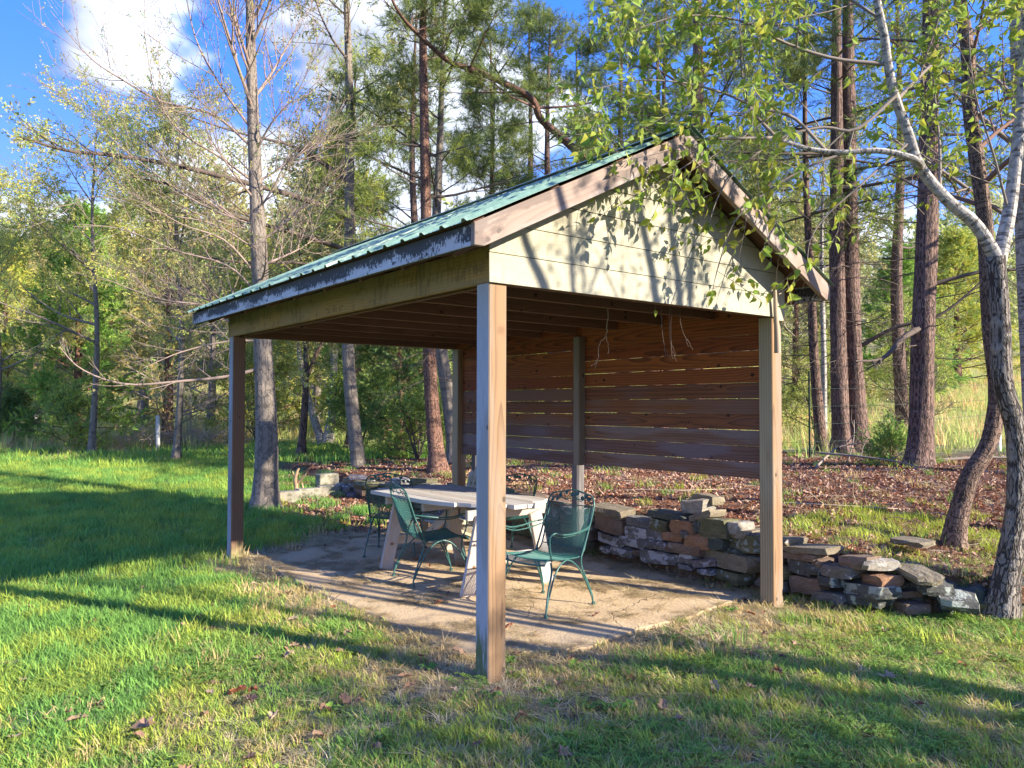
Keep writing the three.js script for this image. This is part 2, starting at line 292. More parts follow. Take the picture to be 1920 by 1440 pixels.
const SCREEN = [
  ...wood(21, { light: [0.3, 0.088, 0.02], dark: [0.06, 0.013, 0.005], ring: 46, knots: 6 }, [[1, 1, 1], [0.85, 0.72, 0.7], [1.1, 1.12, 1.05]]),
  ...wood(22, { light: [0.25, 0.09, 0.028], dark: [0.05, 0.016, 0.008], ring: 40, knots: 7, grey: [0.14, 0.1, 0.1], greyAmt: 0.25 }, [[1, 1, 1], [0.85, 0.82, 0.9]]),
  ...wood(23, { light: [0.2, 0.1, 0.058], dark: [0.045, 0.02, 0.017], ring: 44, knots: 6, grey: [0.17, 0.135, 0.145], greyAmt: 0.45 }, [[1, 1, 1], [0.8, 0.8, 0.95]]),
];
const W_STUD = wood(24, { light: [0.18, 0.135, 0.085], dark: [0.065, 0.046, 0.03], ring: 80, knots: 4, grey: [0.19, 0.165, 0.145], greyAmt: 0.6 })[0];

const W_OLD = wood(25, { light: [0.12, 0.1, 0.095], dark: [0.04, 0.033, 0.03], ring: 80, knots: 3, grey: [0.15, 0.14, 0.14], greyAmt: 0.5 })[0];
const W_SIDING = (() => {
  const map = tex(512, 256, (u, v) => { const f = fbm(u * 9, v * 60, 4), k = fbm(u * 4 + 3, v * 5, 4), s = sstep(fbm(u * 40, v * 4 + 8, 4), 0.58, 0.75); return mix3([0.36 + 0.07 * (k - 0.5), 0.335 + 0.07 * (k - 0.5), 0.245 + 0.06 * (k - 0.5)], [0.25, 0.222, 0.155], 0.35 * s + 0.3 * (f - 0.4)); }, { srgb: true, sx: 1 / 1.2, sy: 1 / 0.4 });
  const bump = tex(512, 256, (u, v) => fbm(u * 7, v * 130, 4), { sx: 1 / 1.2, sy: 1 / 0.4 });
  return [[1, 1, 1], [0.95, 0.96, 0.95], [1.03, 1.01, 0.98]].map((t) => std({ map, bumpMap: bump, bumpScale: 0.0015, color: rgb(...t), roughness: 0.75 }));
})();
const W_METAL = (() => {
  const map = tex(512, 512, (u, v) => { const f = fbm(u * 5, v * 14, 5), s = sstep(fbm(u * 3 + 9, v * 30, 4), 0.55, 0.7), d = fbm(u * 90, v * 90, 2); return mix3(mix3([0.12, 0.21, 0.155], [0.17, 0.275, 0.21], f), [0.29, 0.36, 0.3], 0.45 * s).map((q) => q * (0.85 + 0.3 * d)); }, { srgb: true, sx: 0.5, sy: 0.5 });
  const rough = tex(256, 256, (u, v) => { const q = 0.22 + 0.26 * fbm(u * 4, v * 18, 4); return [q, q, q]; }, { sx: 0.5, sy: 0.5 });
  return std({ map, roughnessMap: rough, roughness: 1, metalness: 0.0 });
})();
const M_BOLT = std({ color: rgb(0.3, 0.16, 0.08), roughness: 0.45, metalness: 0.6 });
const LEN = 4.88, WID = 3.08, PW = 0.135, TOP = 2.44, SLOPE = 0.494, TH = Math.atan(SLOPE);
const Lp = (a, b, y) => V(b, y, -a);
const shelter = thing('picnic_shelter', 'open timber picnic shelter with green metal roof and cream gable', 'shelter', [OX, 0, OZ], YAW);
{
  const S = shelter;
  // posts, square, with the weathered face towards the eaves
  const post = (a, b, y0, mats) => {
    const L = TOP - y0, g = cbox(L, PW, PW, 0.006, L / 2, wr() * 0.2); g.clearGroups();
    g.addGroup(0, 12, 0); g.addGroup(12, 6, 1); g.addGroup(18, g.attributes.position.count - 18, 0);
    const m = part('post', g, mats, S); m.quaternion.setFromRotationMatrix(new THREE.Matrix4().makeBasis(V(0, 1, 0), V(1, 0, 0), V(0, 0, -1)));
    m.position.copy(Lp(a, b, (TOP + y0) / 2)); return m;
  };
  const h = PW / 2;
  post(h, h, -0.12, [W_POST_TAN, W_POST_ALGAE]); post(LEN - h, h, -0.16, [W_POST_BROWN, W_POST_GREY]); post(h, WID - h, -0.12, [W_POST_TAN, W_POST_NEW]); post(LEN - h, WID - h, -0.12, [W_POST_TAN, W_POST_NEW]);
  // header beams on the two eave sides, in three lengths, doubled; and on the two gables
  for (const [b0, b1] of [[0.02, 0.112], [WID - 0.02, WID - 0.112]]) {
    for (const [x0, x1] of [[0, 0.868], [0.872, 3.395], [3.399, LEN]]) board('header_beam', Lp(x0, b0, 2.553), Lp(x1, b0, 2.553), 0.226, 0.038, W_HEADER, S);
    for (const [x0, x1] of [[0.05, 2.36], [2.363, LEN - 0.05]]) board('header_beam', Lp(x0, b1, 2.545), Lp(x1, b1, 2.545), 0.215, 0.038, b0 > 1 ? SCREEN[x0 > 1 ? 1 : 0] : W_FRAME, S);
  }
  for (const a of [0.045, LEN - 0.045]) board('gable_beam', Lp(a, 0.135, 2.54), Lp(a, WID - 0.135, 2.54), 0.2, 0.085, W_FRAME, S);
  // ceiling ties and rafters
  for (let k = 1; k < 8; k++) { const a = k * 0.61; board('ceiling_tie', Lp(a, 0.135, 2.535), Lp(a, WID - 0.135, 2.535), 0.14, 0.038, W_FRAME, S); }
  for (let k = 0; k <= 8; k++) for (const s of [-1, 1]) {
    const a = clamp(k * 0.61 + 0.042, 0.04, LEN - 0.05) - (k === 0 ? -0.0 : 0), e = s < 0 ? -0.258 : WID + 0.258, r = WID / 2 + s * 0.022, yy = (b) => 2.655 + SLOPE * ((s < 0 ? b : WID - b) + 0.3) - 0.044;
    board('rafter', Lp(a, e, yy(e)), Lp(a, r, yy(r)), 0.135, 0.038, W_FRAME, S);
  }
  board('ridge_board', Lp(-0.23, WID / 2, 3.52), Lp(5.18, WID / 2, 3.52), 0.16, 0.036, W_FRAME, S);
  for (const s of [-1, 1]) for (let k = 0; k < 4; k++) { const b = mix(-0.24, WID / 2 - 0.07, k / 3), y = 2.722 + SLOPE * (b + 0.3); const bb = s < 0 ? b : WID - b; board('purlin', Lp(-0.225, bb, y), Lp(5.17, bb, y), 0.02, 0.088, W_FRAME, S, { up: V(-s * SLOPE * -1 * (s < 0 ? -1 : -1), 1, 0).normalize().set(s < 0 ? -Math.sin(TH) : Math.sin(TH), Math.cos(TH), 0) }); }
  for (const s of [-1, 1]) { const e = s < 0 ? -0.25 : WID + 0.25, q = s < 0 ? WID / 2 - 0.004 : WID / 2 + 0.004, y = (b) => 2.703 + SLOPE * ((s < 0 ? b : WID - b) + 0.3), A = Lp(2.475, e, y(e)), B = Lp(2.475, q, y(q)); board('roof_deck', A, B, 0.014, 5.4, W_FRAME, S, { c: 0.001 }); }
  // eave fascias with black mildew along the top
  for (const b of [-0.281, WID + 0.281]) {
    const m = part('eave_fascia', cbox(5.445, 0.125, 0.038, 0.003, 3.1, 0.0625), W_FASCIA, S);
    m.position.copy(Lp(2.4925, b, 2.6475)); m.rotation.y = b < 0 ? Math.PI / 2 : -Math.PI / 2;
  }
  // rake fascias: cut plumb at the eave, notched at the peak
  const flat = (name, pts, t, mat, a, par, ang) => {
    const c = Math.cos(ang), s = Math.sin(ang), sh = new THREE.Shape(); pts.forEach(([b, y], i) => { const q = [b * c + y * s, -b * s + y * c]; i ? sh.lineTo(...q) : sh.moveTo(...q); });
    const g = new THREE.ExtrudeGeometry(sh, { depth: t, bevelEnabled: true, bevelSize: 0.0025, bevelThickness: 0.0025, bevelSegments: 1 }); g.translate(0, 0, -t / 2);
    const m = part(name, g, mat, par); m.rotation.z = ang; m.position.z = -a; return m;
  };
  for (const a of [-0.256, 5.2]) {
    const L = [[-0.3, 2.588], [-0.235, 2.588], [WID / 2 - 0.001, 2.588 + SLOPE * (WID / 2 + 0.235)], [WID / 2 - 0.001, 2.709 + SLOPE * (WID / 2 + 0.3)], [-0.3, 2.709]];
    flat('rake_fascia', L, 0.034, W_RAKE, a, S, TH); flat('rake_fascia', L.map(([b, y]) => [WID - b, y]).reverse(), 0.034, W_RAKE, a, S, -TH);
  }
  // lapped siding on both gables
  const roofY = (b) => 2.66 + SLOPE * (Math.min(b, WID - b) + 0.3);
  const lap = (b0, b1, y0, y1, a, k, out) => {
    let poly = [[b0, y0], [b1, y0], [b1, y1], [b0, y1]];
    for (const s of [1, -1]) { const f = ([b, y]) => 2.66 + SLOPE * ((s > 0 ? b : WID - b) + 0.3) - y, o = []; poly.forEach((p, i) => { const q = poly[(i + 1) % poly.length], fp = f(p), fq = f(q); if (fp >= 0) o.push(p); if (fp * fq < 0) { const t = fp / (fp - fq); o.push([mix(p[0], q[0], t), mix(p[1], q[1], t)]); } }); poly = o; }
    if (poly.length < 3) return;
    const sh = new THREE.Shape(); poly.forEach(([b, y], i) => (i ? sh.lineTo(b, y - y0) : sh.moveTo(b, y - y0)));
    const g = new THREE.ExtrudeGeometry(sh, { depth: 0.008, bevelEnabled: true, bevelSize: 0.0015, bevelThickness: 0.0015, bevelSegments: 1 });
    const m = part('siding_board', g, W_SIDING[k % 3], S); m.position.set(0, y0, -a); m.rotation.x = out * -0.02;
  };
  for (const [a, out] of [[-0.012, 1], [LEN + 0.004, -1]]) for (let k = 0; k < 6; k++) {
    const y0 = 2.437 + k * 0.1855, y1 = y0 + 0.1795;
    if (k === 2) { lap(0.0, 0.657, y0, y1, a, k, out); lap(0.66, WID + 0.012, y0, y1, a, k + 1, out); } else if (k === 3) { lap(-0.012, 2.2, y0, y1, a, k, out); lap(2.203, WID + 0.012, y0, y1, a, k, out); } else lap(-0.012, k < 3 ? WID - 0.105 : WID + 0.012, y0, y1, a, k, out);
  }
  for (const a of [0.004, LEN - 0.012]) flat('siding_backing', [[0.02, 2.46], [WID - 0.02, 2.46], [WID - 0.02, 2.76], [WID / 2, 3.5], [0.02, 2.76]], 0.01, W_OLD, a, S, 0);
  flat('corner_trim', [[WID - 0.1, 2.41], [WID + 0.0, 2.41], [WID + 0.0, 2.8], [WID - 0.1, 2.84]], 0.018, W_SIDING[2], -0.022, S, 0);
  // the ribbed green roof sheets
  const run = (WID / 2 + 0.345) / Math.cos(TH), pitch = 0.2286;
  const sheet = (x0, x1) => {
    const prof = []; let p = Math.ceil((x0 - 0.02) / pitch) * pitch; prof.push([x0, 0]);
    for (; p < x1 - 0.03; p += pitch) { for (const [dx, hh] of [[-0.03, 0], [-0.012, 0.019], [0.012, 0.019], [0.03, 0]]) if (p + dx > x0 && p + dx < x1) prof.push([p + dx, hh]); prof.push([p + 0.09, 0], [p + 0.098, 0.004], [p + 0.106, 0], [p + 0.13, 0], [p + 0.138, 0.004], [p + 0.146, 0]); }
    const pr = prof.filter(([x]) => x <= x1 - 0.001); pr.push([x1, 0]);
    const P = [], U = [], quad = (A, B, C, D) => { for (const v of [A, D, C, A, C, B]) { P.push(v[0], v[1], -v[2]); U.push(v[0], v[2]); } };
    for (let i = 0; i < pr.length - 1; i++) {
      const [xa, ha] = pr[i], [xb, hb] = pr[i + 1], t = 0.0018;
      quad([xa, ha, 0], [xb, hb, 0], [xb, hb, -run], [xa, ha, -run]); quad([xb, hb - t, 0], [xa, ha - t, 0], [xa, ha - t, -run], [xb, hb - t, -run]);
      quad([xa, ha - t, 0], [xb, hb - t, 0], [xb, hb, 0], [xa, ha, 0]); quad([xb, hb - t, -run], [xa, ha - t, -run], [xa, ha, -run], [xb, hb, -run]);
    }
    for (const [x, s] of [[x0, -1], [x1, 1]]) { const q = [[x, -0.0018, 0], [x, 0, 0], [x, 0, -run], [x, -0.0018, -run]]; if (s < 0) q.reverse(); quad(...q); }
    const g = new THREE.BufferGeometry(); g.setAttribute('position', new THREE.Float32BufferAttribute(P, 3)); g.setAttribute('uv', new THREE.Float32BufferAttribute(U, 2)); g.computeVertexNormals(); return g;
  };
  const A0 = -0.292, A1 = 5.34;
  for (let k = 0; k < 6; k++) {
    const x0 = A0 + k * 0.94, x1 = k === 5 ? A1 : x0 + 0.938;
    for (const s of [-1, 1]) {
      const m = part('roof_sheet', sheet(x0, x1), W_METAL, S), up = V(s < 0 ? -Math.sin(TH) : Math.sin(TH), Math.cos(TH), 0), ax = V(0, 0, s < 0 ? -1 : 1), zz = ax.clone().cross(up);
      m.quaternion.setFromRotationMatrix(new THREE.Matrix4().makeBasis(ax, up, zz));
      const eb = s < 0 ? -0.345 : WID + 0.345, ey = 2.737 + SLOPE * -0.045;
      if (s > 0) { m.position.set(eb, ey, -(x0 + x1)); } else m.position.set(eb, ey, 0);
    }
  }
  const cap = part('ridge_cap', (() => { const sh = new THREE.Shape(); [[-0.16, -0.055], [-0.02, 0.014], [0.02, 0.014], [0.16, -0.055], [0.16, -0.059], [0.02, 0.0095], [-0.02, 0.0095], [-0.16, -0.059]].forEach((p, i) => (i ? sh.lineTo(...p) : sh.moveTo(...p))); return new THREE.ExtrudeGeometry(sh, { depth: A1 - A0 + 0.004, bevelEnabled: false }); })(), W_METAL, S);
  cap.position.set(WID / 2, 3.664, -A1 - 0.002);
  // the privacy screen: ten courses, butted behind the stud
  for (const [x0, x1, dy] of [[0.137, 2.408, 0.0], [2.412, 4.743, -0.014]]) for (let k = 0; k < 10; k++) {
    const y = 1.127 + dy + k * 0.1392 + (wr() - 0.5) * 0.003, t = (wr() - 0.5) * 0.0035, q = k < 3 ? 5 + (k + (x0 > 1)) % 2 : k < 6 ? 3 + (k + (x0 > 1)) % 2 : (k * 2 + (x0 > 1)) % 3;
    board('screen_board', Lp(x0, 3.031, y - t), Lp(x1, 3.031, y + t), 0.1362, 0.021, SCREEN[q], S, { c: 0.003 });
  }
  board('stud', Lp(2.415, 2.972, 1.045), Lp(2.415, 2.972, 2.437), 0.09, 0.095, W_STUD, S, { up: V(1, 0, 0) });
  for (const a of [2.58, 4.53]) board('screen_support', Lp(a, 3.105, 0.1), Lp(a, 3.105, 2.3), 0.11, 0.12, W_OLD, S, { up: V(1, 0, 0), c: 0.02 });
}

// ---------------------------------------------------------------- dead vines caught on the shelter
const B_VINE = std({ color: rgb(0.09, 0.06, 0.045), roughness: 0.9 }), M_TWIG = std({ color: rgb(0.36, 0.28, 0.2), roughness: 0.9 });
{
  const vine = (name, label, stems, par) => {
    const t = new Tubes(), r = rng(stems.length * 31 + 5);
    for (const [pts, rad] of stems) { const P = new THREE.CatmullRomCurve3(pts.map(([a, b, y]) => toW(a, b, y))).getPoints(pts.length * 4); P.forEach((p, i) => { if (i && rad < 0.01) p.add(V((r() - 0.5) * 0.012, (r() - 0.5) * 0.012, (r() - 0.5) * 0.012)); }); t.add(P, P.map((_, i) => rad * (1 - 0.55 * i / P.length)), rad > 0.01 ? 8 : 4); }
    const m = new THREE.Mesh(t.geo(), name === 'hanging_vine' ? B_VINE : M_TWIG); m.name = name; m.castShadow = true; return tag(m, label, 'dead vine');
  };
  vine('dead_vine', 'weathered dead vine stump with bare curling twigs on the right post', [
    [[[-0.055, 2.94, 2.13], [-0.06, 2.925, 2.3], [-0.055, 2.915, 2.5], [-0.06, 2.9, 2.66]], 0.03],
    [[[-0.06, 2.9, 2.64], [-0.08, 2.9, 2.75], [-0.1, 2.885, 2.86], [-0.1, 2.92, 2.98], [-0.11, 2.95, 3.05]], 0.008],
    [[[-0.1, 2.89, 2.86], [-0.12, 3.0, 2.85], [-0.12, 3.06, 2.86]], 0.005], [[[-0.07, 2.9, 2.68], [-0.1, 2.83, 2.66], [-0.1, 2.79, 2.63]], 0.005],
    [[[-0.07, 2.94, 2.62], [-0.14, 3.06, 2.72], [-0.2, 3.12, 2.8], [-0.2, 3.11, 2.9], [-0.19, 3.11, 2.98]], 0.007],
    [[[-0.2, 3.12, 2.84], [-0.22, 3.22, 2.85], [-0.25, 3.29, 2.92], [-0.26, 3.33, 3.03]], 0.005], [[[-0.2, 3.12, 2.76], [-0.2, 3.1, 2.7], [-0.2, 3.08, 2.66]], 0.004],
    [[[-0.22, 3.23, 2.85], [-0.24, 3.22, 2.76], [-0.24, 3.22, 2.66], [-0.23, 3.17, 2.56]], 0.005], [[[-0.24, 3.22, 2.7], [-0.25, 3.28, 2.64]], 0.004], [[[-0.25, 3.3, 2.78], [-0.27, 3.36, 2.7], [-0.27, 3.38, 2.63]], 0.004],
  ]);
  const hang = [[1.7, 2.5, 1.765, 2.06], [1.79, 2.5, 1.84, 2.05], [1.815, 2.5, 1.83, 2.1], [1.9, 2.5, 2.03, 2.15]];
  for (const [k, [b0, y0, b1, y1]] of hang.entries()) vine('hanging_vine', ['bare vine stem hanging under the gable, leftmost of the four', 'longest bare vine stem hanging under the gable, second from the left', 'bare vine stem hanging under the gable, third from the left', 'curved bare vine stem hanging under the gable, rightmost of the four'][k], [[[[0.12, b0, y0], [0.13, mix(b0, b1, 0.2), mix(y0, y1, 0.45)], [0.14, b1, y1]], 0.0035], [[[0.14, mix(b0, b1, 0.85), y1 + 0.06], [0.12, b1 + 0.03, y1 - 0.03]], 0.003]]);
  vine('hanging_twig', 'pale forked twig dangling in front of the plank screen', [[[[0.6, 1.62, 2.6], [0.6, 1.6, 2.3], [0.6, 1.58, 2.23], [0.6, 1.52, 2.18], [0.6, 1.5, 2.12], [0.6, 1.49, 2.04], [0.6, 1.42, 2.0]], 0.004], [[[0.6, 1.58, 2.24], [0.6, 1.61, 2.18], [0.6, 1.61, 2.1]], 0.003], [[[0.6, 1.49, 2.05], [0.6, 1.46, 1.98]], 0.003]]);
}
// ---------------------------------------------------------------- bark and leaves
const barkTex = (seed, { base, crack, hi, sc = 7, stretch = 0.35, depth = 0.5, band = 0, plates = 0 }) => {
  const o = seed * 13.7, S = 0.6, val = (u, v) => {
    const x = u * S, y = v * S, w = fbm(x * 9 + o, y * 9, 3) - 0.5, f = 1 - Math.abs(fbm(x * sc * 3 + o + w * 1.3, y * sc * 3 * stretch + w, 4) * 2 - 1), g = fbm(x * 70 + o, y * 40, 3), p = plates ? sstep(fbm(x * 14 + o, y * 10, 3), 0.5, 0.62) : 0;
    const bd = band ? sstep(fbm(x * 6 + o, y * 70, 3), 0.54, 0.66) * sstep(fbm(x * 12 + 5 + o, y * 12, 3), 0.35, 0.6) : 0;
    return [sstep(f, 0.8, 0.97) * depth, g, p, bd];
  };
  const map = tex(256, 512, (u, v) => { const [c, g, p, b] = val(u, v * 2); let q = mix3(base, hi, 0.25 + 0.9 * (g - 0.35) + 0.4 * p); q = mix3(q, crack, clamp(c * 1.3)); return mix3(q, crack, b * band); }, { srgb: true, sx: 1 / S, sy: 1 / (2 * S) });
  const bump = tex(256, 512, (u, v) => { const [c, g, p, b] = val(u, v * 2); return clamp(0.75 - 0.7 * c + 0.25 * (g - 0.5) + 0.15 * p - 0.15 * b); }, { sx: 1 / S, sy: 1 / (2 * S) });
  return { map, bumpMap: bump };
};
const bark = (seed, o, k = [1, 1, 1], bs = 0.02) => std({ ...barkTex(seed, o), bumpScale: bs, color: rgb(...k), roughness: 0.92 });
const B_PINE = bark(1, { base: [0.14, 0.08, 0.06], crack: [0.05, 0.032, 0.027], hi: [0.21, 0.14, 0.115], sc: 11, stretch: 0.24, depth: 0.8, plates: 1 }, [1, 1, 1], 0.03);
const B_PINE_RED = bark(2, { base: [0.18, 0.085, 0.055], crack: [0.07, 0.036, 0.028], hi: [0.26, 0.15, 0.105], sc: 11, stretch: 0.5, depth: 0.8, plates: 1 }, [1, 1, 1], 0.02);
const B_GREY = bark(3, { base: [0.19, 0.155, 0.125], crack: [0.06, 0.05, 0.04], hi: [0.28, 0.24, 0.2], sc: 5, stretch: 0.7, depth: 0.5 }, [1, 1, 1], 0.012);
const B_BIRCH = bark(4, { base: [0.29, 0.265, 0.24], crack: [0.06, 0.05, 0.045], hi: [0.44, 0.42, 0.39], sc: 3, stretch: 1.6, depth: 0.35, band: 0.85 }, [1, 1, 1], 0.006);
const B_BIRCH_OLD = bark(5, { base: [0.14, 0.115, 0.095], crack: [0.045, 0.035, 0.03], hi: [0.27, 0.24, 0.21], sc: 12, stretch: 0.28, depth: 0.9, plates: 1 }, [1, 1, 1], 0.035);
const B_CHERRY = bark(6, { base: [0.13, 0.075, 0.052], crack: [0.045, 0.028, 0.022], hi: [0.21, 0.145, 0.11], sc: 13, stretch: 0.6, depth: 0.9, plates: 1 }, [1, 1, 1], 0.02);
const B_TWIG = std({ color: rgb(0.1, 0.075, 0.06), roughness: 0.9 }), B_TWIG_RED = std({ color: rgb(0.16, 0.09, 0.07), roughness: 0.9 }), B_TWIG_PALE = std({ color: rgb(0.36, 0.29, 0.245), roughness: 0.9 }), B_TWIG_GREY = std({ color: rgb(0.2, 0.165, 0.14), roughness: 0.9 });
const leafMat = (r, g, b, t = 0.45) => new THREE.MeshPhysicalMaterial({ color: rgb(r, g, b), roughness: 0.9, transmission: t, thickness: 0, specularIntensity: 0.4 });
const L_FRESH = leafMat(0.33, 0.41, 0.06, 0.5), L_NEEDLE = leafMat(0.18, 0.22, 0.06, 0.3), L_CEDAR = leafMat(0.38, 0.42, 0.14, 0.4), L_SPRING = leafMat(0.44, 0.46, 0.17, 0.5);
function tris(list) { const g = new THREE.BufferGeometry(); g.setAttribute('position', new THREE.Float32BufferAttribute(list.flat(), 3)); g.computeVertexNormals(); return g; }
/** One leaf along +x: folded at the rib, the tip hanging. */
function leafShape(l, w, droop, fold) {
  const rib = (t) => [l * t, -droop * l * t * t, 0], ed = (t, s, k) => [l * t, -droop * l * t * t + fold * w, s * w * k];
  const o = [];
  for (const s of [-1, 1]) { const R = [rib(0), rib(0.35), rib(0.7), rib(1)], E = [ed(0.28, s, 0.5), ed(0.6, s, 0.42)]; const f = [[R[0], E[0], R[1]], [R[1], E[0], E[1]], [R[1], E[1], R[2]], [R[2], E[1], R[3]]]; for (const t of f) o.push(...(s > 0 ? t : [t[0], t[2], t[1]])); }
  return tris(o);
}
function spray(n, seed, { len, lw, span, spread = 1, flat = 0 }) {
  const r = rng(seed), o = [];
  for (let i = 0; i < n; i++) {
    const t = r(), base = V(span * t, (r() - 0.5) * 0.02, (r() - 0.5) * 0.02), d = V(0.5 + r() * 0.5, (r() - 0.5) * 2 * spread * (1 - flat), (r() - 0.5) * 2 * spread).normalize();
    const L = len * (0.6 + 0.6 * r()), side = d.clone().cross(V(r() - 0.5, r() - 0.5, r() - 0.5)).normalize().multiplyScalar(L * lw * 0.5), tip = base.clone().addScaledVector(d, L), m = base.clone().addScaledVector(d, L * 0.45);
    if (lw > 0.2) o.push(base.toArray(), m.clone().add(side).toArray(), tip.toArray(), base.toArray(), tip.toArray(), m.clone().sub(side).add(V(0, -0.1 * L, 0)).toArray());
    else o.push(base.clone().sub(side).toArray(), base.clone().add(side).toArray(), tip.toArray());
  }
  return tris(o);
}
const G_LEAF = [leafShape(0.075, 0.042, 0.35, 0.18), leafShape(0.062, 0.036, 0.6, 0.3), leafShape(0.085, 0.045, 0.2, 0.1)];
const G_TUFT = spray(46, 3, { len: 0.085, lw: 0.045, span: 0.13, spread: 1 }), G_TUFT_FAR = spray(34, 4, { len: 0.15, lw: 0.06, span: 0.24, spread: 1 }), G_CEDAR = spray(44, 5, { len: 0.09, lw: 0.16, span: 0.24, spread: 0.7, flat: 0.45 });
const G_LEAVES = spray(9, 6, { len: 0.05, lw: 0.5, span: 0.12, spread: 1 }), G_LEAVES_FAR = spray(14, 7, { len: 0.085, lw: 0.5, span: 0.3, spread: 1 });

// ---------------------------------------------------------------- growing trees
const rotAbout = new THREE.Quaternion(), perp = (d, r) => V(r() - 0.5, r() - 0.5, r() - 0.5).cross(d).normalize();
class Plant {
  constructor(seed) { this.r = rng(seed); this.trunk = new Tubes(); this.wood = new Tubes(); this.leaves = []; this.tips = []; }
  /** A wandering line of points from a start. */
  walk(start, dir, len, n, wig, trop, trop2 = UPV) {
    const r = this.r, pts = [start.clone()], d = dir.clone().normalize(), s = len / n;
    for (let i = 0; i < n; i++) { d.addScaledVector(V(r() - 0.5, r() - 0.5, r() - 0.5), wig).addScaledVector(trop2, trop).normalize(); pts.push(pts[i].clone().addScaledVector(d, s)); }
    return pts;
  }
  branch(pts, r0, level, P) {
    const r = this.r, last = level >= P.n.length, N = pts.length - 1, rad = pts.map((_, i) => Math.max(r0 * (1 - (1 - (P.tip ?? 0.25)) * i / N), P.rmin ?? 0.002));
    this.wood.add(pts, rad, level === 0 ? 6 : level === 1 ? 4 : 3);
    let len = 0; for (let i = 0; i < N; i++) len += pts[i].distanceTo(pts[i + 1]);
    if (last) { this.leafy(pts, len, P); return; }
    const n = Math.max(1, Math.round(P.n[level] * (P.perLen ? len / P.perLen[level] : 1)));
    for (let k = 0; k < n; k++) {
      const f = (P.from?.[level] ?? 0.2) + (1 - (P.from?.[level] ?? 0.2)) * ((k + r()) / n), x = Math.min(f * N, N - 1e-3), i = Math.floor(x), at = pts[i].clone().lerp(pts[i + 1], x - i), t = pts[i + 1].clone().sub(pts[i]).normalize();
      let ax = perp(t, r); const ang = (P.ang[level] + (r() - 0.5) * 30) * Math.PI / 180;
      const d = t.clone().applyAxisAngle(ax, ang); if (P.flat) { d.y = d.y * (1 - P.flat) + t.y * P.flat; d.normalize(); }
      const L = P.len[level] * (0.55 + 0.7 * r()) * (1 - 0.55 * f);
      if (L < 0.04) continue;
      this.branch(this.walk(at, d, L, level + 1 >= P.n.length ? (P.steps ?? 3) : 5, P.wig, P.trop[level] ?? 0), rad[i] * (P.ratio ?? 0.55), level + 1, P);
    }
    this.leafy(pts.slice(-2), len * 0.2, P);
  }
  leafy(pts, len, P) {
    if (!P.leaf) return; const r = this.r, N = pts.length - 1, n = Math.max(1, Math.round(P.leaf.per * len * (0.6 + 0.8 * r())));
    if (P.leaf.chance && r() > P.leaf.chance) return;
    for (let k = 0; k < n; k++) {
      const x = Math.min(((k + r()) / n) * N, N - 1e-3), i = Math.floor(x), at = pts[i].clone().lerp(pts[i + 1], x - i), t = pts[i + 1].clone().sub(pts[i]).normalize();
      const d = t.clone().applyAxisAngle(perp(t, r), (P.leaf.ang ?? 50) * Math.PI / 180 * (0.5 + r())); d.y -= P.leaf.droop ?? 0; d.normalize();
      this.leaves.push([at, d, (P.leaf.size ?? 1) * (0.65 + 0.6 * r()), r()]);
    }
  }
  /** Leaves as one mass: copies of one small shape. */
  crown(group, geo, mat, colors, name = 'crown') {
    const L = this.leaves; if (!L.length) return null;
    const m = new THREE.InstancedMesh(geo, mat, L.length), M = new THREE.Matrix4(), Q = new THREE.Quaternion(), X = V(1, 0, 0), c = new THREE.Color(), spin = new THREE.Quaternion();
    L.forEach(([p, d, s, q], i) => { Q.setFromUnitVectors(X, d); spin.setFromAxisAngle(X, (q * 97 % 1) * (this.twist ?? 6.28)); M.compose(p, Q.multiply(spin), V(s, s, s)); m.setMatrixAt(i, M); const k = colors[Math.floor((q * 733) % 1 * colors.length)], b = 0.8 + 0.4 * ((q * 331) % 1); m.setColorAt(i, c.setRGB(k[0] * b, k[1] * b, k[2] * b)); });
    m.name = name; m.castShadow = m.receiveShadow = true; m.userData.kind = 'stuff'; group.add(m); return m;
  }
}
const flareRoot = (y0, k, lobes, ph) => (a, len) => 1 + k * Math.exp(-len / y0) * (1 + 0.45 * Math.sin(a * lobes + ph)) + 0.035 * Math.sin(a * 3 + ph + len * 1.7);
